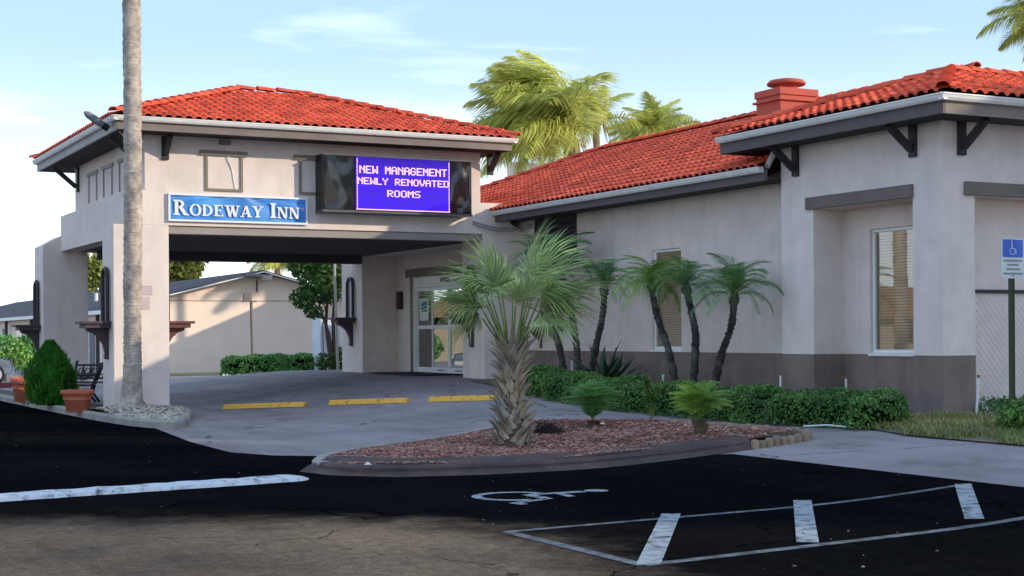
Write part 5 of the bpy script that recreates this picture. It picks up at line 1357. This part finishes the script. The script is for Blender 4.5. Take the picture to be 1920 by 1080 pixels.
# dry grass patch and shrub at right
mb = MB(); rnd = random.Random(33); reg = [G(1630, 806).xy[:], G(1700, 819).xy[:], G(1800, 828).xy[:], G(1925, 839).xy[:], (19, 15.0), (18.5, 16.6), (16.3, 17.3), (15.3, 17.4)]; k = 0
while k < 16000:
    x = rnd.uniform(13.4, 19.6); y = rnd.uniform(12.8, 17.5)
    if not inside(reg, x, y): continue
    if math.sin(x*2.9)*math.sin(y*3.4+1) < -.25+rnd.uniform(-.3, .3): k += .3; continue
    k += 1; h = rnd.uniform(.03, .12); a = rnd.uniform(0, 6.28); p_ = Vector((x, y, gz(x, y)+.025)); d = Vector((math.cos(a)*h*.8, math.sin(a)*h*.8, h)); s = Vector((-math.sin(a), math.cos(a), 0))*.009
    mb.add([p_-s, p_+s, p_+d], [(0, 1, 2)])
tag(kind(mb.build('dry_grass', GRASSM), 'stuff'), 'patchy dry yellow grass around the building corner', 'grass')
p = G(1905, 815); sh_ = T('sign_shrub', 'leafy green shrub around the foot of the sign post', 'shrub', p)
clump('foliage', [(p+Vector((.05, .05, .22)), (.22, .25, .20)), (p+Vector((.28, .1, .22)), (.28, .3, .24))], 1800, .075, L_HEDGE, sh_, 5, .2, .3, zmin=p.z+.01)
MB().tube([p, p+Vector((.1, 0, .3))], .012, 5).build('stem', WOODT, sh_)
p = ony(1900, 762, 17.3); gs = T('wall_weeds', 'low scrubby weeds along the lattice wall', 'weeds', (p.x, 17.4, gz(p.x, 17.4)))
clump('foliage', [((p.x-.35+.3*i, 17.4, gz(p.x, 17.4)+.13), (.25, .2, .17)) for i in range(6)], 1500, .06, L_HEDGE, gs, 6, .2, .3, zmin=gz(p.x, 17.4))

# ---- floodlight at the canopy's left corner
fl_ = T('floodlight', 'silver floodlight on a bent arm at the canopy roof corner', 'floodlight', (7.2, 31.6, 5.9))
a, b_ = ony(160, 211, 31.6), ony(196, 236, 31.6); d = (b_-a).normalized()
mb = MB(); mb.tube([a-d*.02, a+d*.06, a+d*.30, b_-d*.05, b_], [.03, .07, .085, .07, .05], 12); hd_ = mb.build('lamp_head', mat('lamp_grey', (.20, .20, .21), .45), fl_)
MB().tube([b_-d*.03, b_+d*.10], .075, 10).build('ballast', BLACKM, fl_)
MB().tube([b_+d*.08, ony(208, 232, 31.6), ony(214, 236, 31.8), ony(235, 258, 32.0)], .018, 6).build('arm', WHITE, fl_)

# ================================================================== BACKGROUND
YG = 62.0
def og(px, py): return ony(px, py, YG)
gL, gA, gRt = og(187, 582), og(487, 508), None
half = gA.x-gL.x; gx0, gx1 = gL.x+.35, gA.x+half-.35; ezf = gL.z; zr = gA.z; hz0 = .0
fb_ = T('motel_wing', 'peach gabled motel wing with dark shingle roof beyond canopy', 'building', (gA.x, YG+10, 0))
sl_ = (zr-ezf)/half
LEN = 60
def rz(x): return zr-abs(x-gA.x)*sl_
MB().prism([(gx0, hz0), (gx1, hz0), (gx1, rz(gx1)-.05), (gA.x, zr-.08), (gx0, rz(gx0)-.05)], 1, YG, YG+LEN).build('wall', PEACH, fb_)
mb = MB()
for s in (-1, 1):
    xe = gA.x+s*half; mb.add([(gA.x, YG-.5, zr+.02), (xe, YG-.5, ezf+.02), (xe, YG+LEN, ezf+.02), (gA.x, YG+LEN, zr+.02), (gA.x, YG-.5, zr-.04), (xe, YG-.5, ezf-.04), (xe, YG+LEN, ezf-.04), (gA.x, YG+LEN, zr-.04)], [(0, 1, 2, 3), (7, 6, 5, 4), (0, 4, 5, 1), (1, 5, 6, 2), (2, 6, 7, 3)])
rf = mb.build('roof', SHINGLE, fb_)
mb = MB()
for s in (-1, 1): mb.bar((gA.x+s*.0, YG-.53, zr-.06), (gA.x+s*half, YG-.53, ezf-.06), .04, .20, (0, 1, 0))
mb.build('rake_board', GUTTER, rf)
box((gA.x-half-.06, YG-.5, ezf-.16), (gA.x-half, YG+LEN, ezf+.0), 'gutter', GUTTER, rf)
box((gx0+.01, YG-.03, og(400, 563).z-.03), (gx1, YG-.001, og(400, 563).z), 'stucco_joint', mat('joint', (.42, .32, .25), .9), fb_)
for y in (YG+6, YG+13, YG+26): MB().tube([(gA.x-half*.6, y, rz(gA.x-half*.6)), (gA.x-half*.6, y, rz(gA.x-half*.6)+.4)], .09, 8).build('roof_vent', PVC, rf)
for i in range(7):      # doors, windows and posts of the row facing left
    y = YG+2.5+i*7.5
    dr = MB().box((gx0-.03, y, .1), (gx0-.001, y+1.0, 2.15)).build('door', mat('wing_door', (.10, .12, .14), .6), fb_); MB().box((gx0-.06, y+.85, 1.05), (gx0-.031, y+.92, 1.15)).build('handle', WHITE, dr)
    w_ = MB().box((gx0-.04, y+2.2, .9), (gx0-.001, y+4.2, 2.1)).build('window', mat('wing_glass', (.03, .035, .045), .15), fb_); MB().box((gx0-.06, y+2.1, .82), (gx0-.041, y+4.3, .9)).build('sill', WHITE, w_)
    MB().box((gA.x-half+.06, y-1.6, 0), (gA.x-half+.2, y-1.46, ezf-.05)).build('post', mat('post_dark', (.06, .05, .05), .7), fb_)
for px, z0_ in ((484, 521),):
    p = og(px, z0_); f2 = MB().lathe([(.05, .12), (.25, .1), (.42, .0), (.40, -.05), (.1, -.03), (0, -.02)], (p.x-.45, YG-.8, p.z+.02), 14).build('gable_lamp', mat('lamp_dark', (.10, .09, .08), .5), fb_)
    MB().box((p.x-.1, YG-.7, p.z-.12), (p.x+.4, YG-.1, p.z+.10)).build('lamp_box', mat('lamp_tan', (.42, .36, .30), .7), f2); MB().tube([(p.x-.05, YG-.03, p.z-.1), (p.x-.05, YG-.03, p.z-.6)], .03, 6).build('lamp_conduit', TRIMD, f2)
# sign post in front of the gable wall
p = ony(475, 700, 58); ps = T('post_box', 'slim brown post with small square box against peach wall', 'sign post', (p.x, 58, gz(p.x, 58)))
MB().tube([(p.x, 58, gz(p.x, 58)-.05), (p.x-.06, 58, ony(472, 563, 58).z)], .06, 8).build('post', TRIM, ps); a, b_ = ony(457, 549, 58), ony(471, 564, 58)
MB().box((a.x, 57.9, b_.z), (b_.x, 58.1, a.z)).box((a.x-.05, 57.88, b_.z-.05), (b_.x+.2, 58.12, b_.z-.001)).build('box', TRIM, ps)
# low hedge and white cabinet in front of the gable
ha, hbb = ony(440, 690, 47.5), ony(596, 690, 47.5)
hedge('low_hedge', 'low clipped hedge in front of the peach gable wall', [(ha.x, 47.5), ((ha.x+hbb.x)/2, 47.6), (hbb.x, 47.5)], .9, (ony(520, 668, 47.5).z-gz(15, 47.5)), 5000, .10, seed=8)
a, b_ = ony(601, 597, 46.5), ony(640, 694, 46.5)
wc = T('utility_cabinet', 'tall white utility cabinet behind the leafy entrance tree', 'cabinet', ((a.x+b_.x)/2, 47, gz(a.x, 47)))
MB().box((a.x, 46.5, gz(a.x, 46.5)-.05), (b_.x, 47.3, a.z)).build('body', mat('cabinet_white', (.62, .68, .72), .5), wc, .02); MB().box((a.x+.08, 46.47, gz(a.x, 46.5)+.1), (a.x+.10, 46.499, a.z-.1)).build('door_seam', TRIM, wc)
# entrance tree (several stems)
def tree(name, label, base, stems, shapes, n, size, lm, seed, r=.06, group=None, cat='tree', shell=.25):
    base = Vector(base); t = T(name, label, cat, base, group); rnd = random.Random(seed); mb = MB()
    for tip in stems:
        tip = Vector(tip); mid = base.lerp(tip, .5)+Vector((rnd.uniform(-.15, .15), 0, 0)); st0 = base+Vector((rnd.uniform(-.12, .12), rnd.uniform(-.1, .1), -.05)); mb.tube([st0, st0.lerp(mid, .5), mid, mid.lerp(tip, .5)+Vector((rnd.uniform(-.1, .1), 0, 0)), tip], [r*1.2, r, r*.8, r*.6, r*.25], 7)
        for k in range(4):
            f_ = mid.lerp(tip, rnd.uniform(.1, .9)); mb.tube([f_, f_+Vector((rnd.uniform(-.7, .7), rnd.uniform(-.5, .5), rnd.uniform(.1, .6)))], [r*.4, r*.12], 5)
    mb.build('trunk', WOODT, t); clump('crown', shapes, n, size, lm, t, seed, shell, .35); return t
YT = 44.5
def ot(px, py, dy=0): return ony(px, py, YT+dy)
b0 = ot(622, 692); b0.z = gz(b0.x, YT)
tree('entrance_tree', 'small multi-stemmed tree with dark green leaves beside entrance column', b0, [ot(610, 520), ot(630, 500), ot(596, 560)],
     [(ot(592, 520), (.65, .7, .45)), (ot(605, 490), (.8, .8, .4)), (ot(570, 560), (.45, .5, .35)), (ot(612, 550), (.5, .5, .35)), (ot(560, 500), (.4, .4, .25)), (ot(640, 510), (.5, .5, .5)), (ot(588, 585), (.3, .3, .22))], 2600, .17, L_TREE, 51, .07)
p = ot(634, 690, -1); dp = MB().tube([(p.x, YT-1, gz(p.x, YT-1)-.05), (p.x-.1, YT-1, ot(628, 480, -1).z)], .045, 8); tag(dp.build('thin_pole', mat('pole_grey', (.40, .38, .33), .7)), 'thin pale pole leaning beside the entrance column', 'pole')
# low plants at the foot of the entrance tree
pb_ = ot(628, 690, -.6); lp_ = T('foot_plants', 'dark low plants at the foot of the entrance tree', 'plant', (pb_.x, YT-.6, gz(pb_.x, YT)))
clump('foliage', [((pb_.x-.3, YT-.6, gz(pb_.x, YT)+.25), (.35, .3, .3)), ((pb_.x+.25, YT-.6, gz(pb_.x, YT)+.35), (.25, .3, .4))], 500, .14, L_TREE, lp_, 8, .2, .3)
# sunlit trees behind the wing
def bgtree(px, py, D, w, h, label, seed, lm=L_TREEY, n=2600, size=.42):
    d = ray(px, py)*D+Vector((0, 0, HC)); base = Vector((d.x, d.y, .1)); rnd = random.Random(seed); sh_ = [(d, (w*.75, w*.75, h*.8))]
    for i in range(7):
        a = rnd.uniform(0, 6.28); sh_.append((d+Vector((math.cos(a)*w*.55, math.sin(a)*w*.55, rnd.uniform(-.5, .6)*h)), (w*.45, w*.45, h*.4)))
    return tree('background_tree', label, base, [d, d+Vector((w*.3, 0, h*.2)), d+Vector((-w*.3, 0, 0))], sh_, n, size, lm, seed, .2, 'trees behind the motel wing', shell=.4)
bgtree(335, 507, 105, 2.1, 2.0, 'sunlit yellow-green tree above the left rake of the gable', 61)
bgtree(180, 520, 130, 1.9, 2.4, 'sunlit tree seen between the two left columns', 62)
bgtree(655, 560, 90, 2.6, 2.6, 'tree partly hidden by the right back column', 64, L_TREE)
queen(520, 492, 88, 'distant palm over the ridge of the peach gable', 2.0, 26, 45, .2, 0)
# left edge: shrubs, parked car, red curb
def shrub(px, py, Y, r, label, seed):
    c = ony(px, py, Y); t = T('round_shrub', label, 'shrub', (c.x, Y, gz(c.x, Y)), 'shrubs by the far parking row')
    clump('foliage', [(c, r), (c+Vector((r[0]*.5, 0, -.2)), (r[0]*.7, r[1], r[2]*.8))], 1800, .16, L_HEDGE, t, seed, .45, .5); MB().tube([(c.x, Y, gz(c.x, Y)-.05), (c.x, Y, c.z)], .05, 6).build('stem', WOODT, t)
shrub(10, 660, 56, (.8, .7, .62), 'dense green shrub at the left edge of the view', 71); shrub(48, 655, 57, (.45, .6, .5), 'smaller green shrub left of the far canopy column', 72)
p = ony(40, 706, 50); cb_ = MB().box((p.x-3, 50, gz(p.x, 50)-.05), (p.x+1.2, 50.3, gz(p.x, 50)+.16)); cb_ = cb_.build('red_curb', mat('curb_red', (.20, .05, .05), .8, .2)); tag(cb_, 'red painted curb in front of the parked car', 'curb')
def car(loc, rotz, label):
    t = T('parked_car', label, 'car', loc); M = Matrix.Translation(Vector((0, 0, 0))) @ Matrix.Rotation(rotz, 4, 'Z'); L = Vector(loc)
    def P(x, y, z): return L+(M @ Vector((x, y, z)))
    body = MB(); prof = [(-2.1, .35), (-2.15, .62), (-2.05, .88), (-1.1, .96), (1.35, .94), (2.05, .80), (2.15, .55), (2.1, .35)]
    def loft(prof, ws, name, m):
        mb = MB(); n = len(prof); vs = []
        for s, k in ((-1, .96), (-1, 1), (1, 1), (1, .96)):
            for (x, z), w in zip(prof, ws): vs.append(P(x*(k), s*w*(1 if k == 1 else .93), z if k == 1 else z*.99+.004))
        fs = []
        for r_ in range(3): fs += [(r_*n+i, r_*n+(i+1) % n, (r_+1)*n+(i+1) % n, (r_+1)*n+i) for i in range(n)]
        fs += [tuple(range(n-1, -1, -1)), tuple(range(3*n, 4*n))]; mb.add(vs, fs); return mb.build(name, m, t, .03)
    loft(prof, [.82, .86, .85, .84, .84, .80, .80, .82], 'body', mat('car_paint', (.10, .13, .17), .25, .05, spec=.6))
    loft([(-1.75, .93), (-1.1, 1.36), (-.2, 1.43), (.45, 1.36), (1.15, .94)], [.78, .64, .62, .63, .78], 'cabin', mat('car_glass', (.02, .03, .03), .06, .1, spec=.7))
    loft([(-1.0, 1.37), (-.2, 1.445), (.4, 1.38)], [.63, .62, .62], 'roof', MATS['car_paint'])
    for x in (-1.3, 1.3):
        for s in (-1, 1):
            w = MB().tube([P(x, s*.70, .32), P(x, s*.88, .32)], .32, 18).build('wheel', mat('tyre', (.015, .015, .015), .8), t); MB().tube([P(x, s*.881, .32), P(x, s*.895, .32)], .19, 12).build('rim', mat('rim', (.4, .4, .42), .3), w)
    for s in (-1, 1): MB().lathe([(.11, -.05), (.10, .04), (0, .06)], P(2.06, s*.6, .68), 10).build('headlight', PVC, t)
p = ony(8, 690, 52.5); car((p.x-1.7, 53, gz(p.x, 53)), R(35), 'dark blue parked car cut off by the left edge')

# buildings and trees out of the frame: they are mirrored in the glass and shade the lot
hs = T('roadside_house', 'low tan house with brown tile roof across the street', 'building', (-26, 84, 0))
MB().prism([(-50, 0), (-6, 0), (-6, 2.7), (-50, 2.7)], 1, 82, 92).build('wall', CREAM, hs)
mb = MB(); mb.quad((-51, 81, 2.6), (-5, 81, 2.6), (-9, 87, 5.0), (-47, 87, 5.0)); mb.quad((-5, 93, 2.6), (-51, 93, 2.6), (-47, 87, 5.0), (-9, 87, 5.0)); mb.add([(-5, 81, 2.6), (-5, 93, 2.6), (-9, 87, 5)], [(0, 1, 2)]); mb.build('roof', mat('brown_tile', (.38, .17, .06), .8, .2, 3), hs)
for x in range(-46, -8, 6): MB().box((x, 81.95, .9), (x+2, 82, 2.1)).build('window', MATS['wing_glass'], hs)
def shade_tree(x, y, h, w, label, seed):
    b = Vector((x, y, 0)); c = Vector((x, y, h*.62)); rnd = random.Random(seed); sh_ = []
    for i in range(9): a = i*2.4; rr_ = w*.55*math.sqrt(i/9); sh_.append((c+Vector((math.cos(a)*rr_, math.sin(a)*rr_, rnd.uniform(-.16, .22)*h)), (w*.36, w*.36, h*.20)))
    tree('shade_tree', label, b, [c, c+Vector((1, 1, 1)), c+Vector((-1, .5, .5))], sh_, 3400, .75, L_TREE, seed, .3, 'shade trees right of the lot')

sd_ = Vector((math.sin(R(SUN_ROT)), math.cos(R(SUN_ROT)))); wd2 = Vector((-sd_.y, sd_.x))
for w_, s_, h_, r_, lb in ((15.2, 20, 11, 3.0, 'spreading shade tree nearest the marked stall, out of view'), (19.0, 23, 12, 3.6, 'second shade tree along the lot, out of view'), (24.4, 21, 12.0, 3.6, 'third shade tree beside the corner block, out of view')):
    P_ = wd2*w_+sd_*s_; shade_tree(P_.x, P_.y, h_, r_, lb, int(w_*10))
# unseen slab added behind the inn, outlined to throw slanting shade on the peach gable
def cast(pt, y):
    k = (YG-y)/(-S.y); return Vector((pt.x+S.x*k, y, pt.z+S.z*k))
A_ = cast(og(290, 658), 55.0); B_ = cast(og(515, 562), 55.0); C_ = cast(og(516, 470), 55.0)
rw = T('gable_shade_slab', 'unseen slab added behind the inn to shade the peach gable', 'building', (A_.x+5, 55, 0))
MB().prism([(A_.x, 0), (B_.x+12, 0), (B_.x+12, C_.z), (B_.x, C_.z), (B_.x, B_.z), (A_.x, A_.z)], 1, 54.6, 55.0).build('wall', PEACH, rw)
box((15.5, 35.0, gz(16, 36)+.004), (16.75, 38.4, gz(16, 36)+.03), 'door_mat', mat('rubber_mat', (.012, .012, .014), .9))
tag(bpy.data.objects['door_mat'], 'dark rubber mat in front of the sliding entrance doors', 'mat')

# loose grit and dry leaf bits on the paving
rnd = random.Random(77); mb = MB(); k = 0
while k < 70:
    px, py = rnd.uniform(0, 1920), rnd.uniform(700, 1075); p = G(px, py)
    if not (1 < p.x < 14 and p.y < 40) or inside(isl, p.x, p.y) or inside(bedc, p.x, p.y): k += .2; continue
    k += 1; s_ = rnd.uniform(.006, .015)*(1 if rnd.random() < .85 else 1.8); a = rnd.uniform(0, 6.28); u_ = Vector((math.cos(a), math.sin(a), 0))*s_; w_ = Vector((-math.sin(a), math.cos(a), 0))*s_*rnd.uniform(.4, .9); p = Vector((p.x, p.y, gz(p.x, p.y)+.008))
    mb.add([p-u_, p+w_, p+u_, p-w_, p+Vector((0, 0, s_*.5))], [(0, 3, 4), (3, 2, 4), (2, 1, 4), (1, 0, 4)])
tag(kind(mb.build('loose_grit', mat('grit', (.12, .10, .08), .9, .3, 9, island=.6)), 'stuff'), 'scattered pale grit and leaf bits on the paving', 'grit')
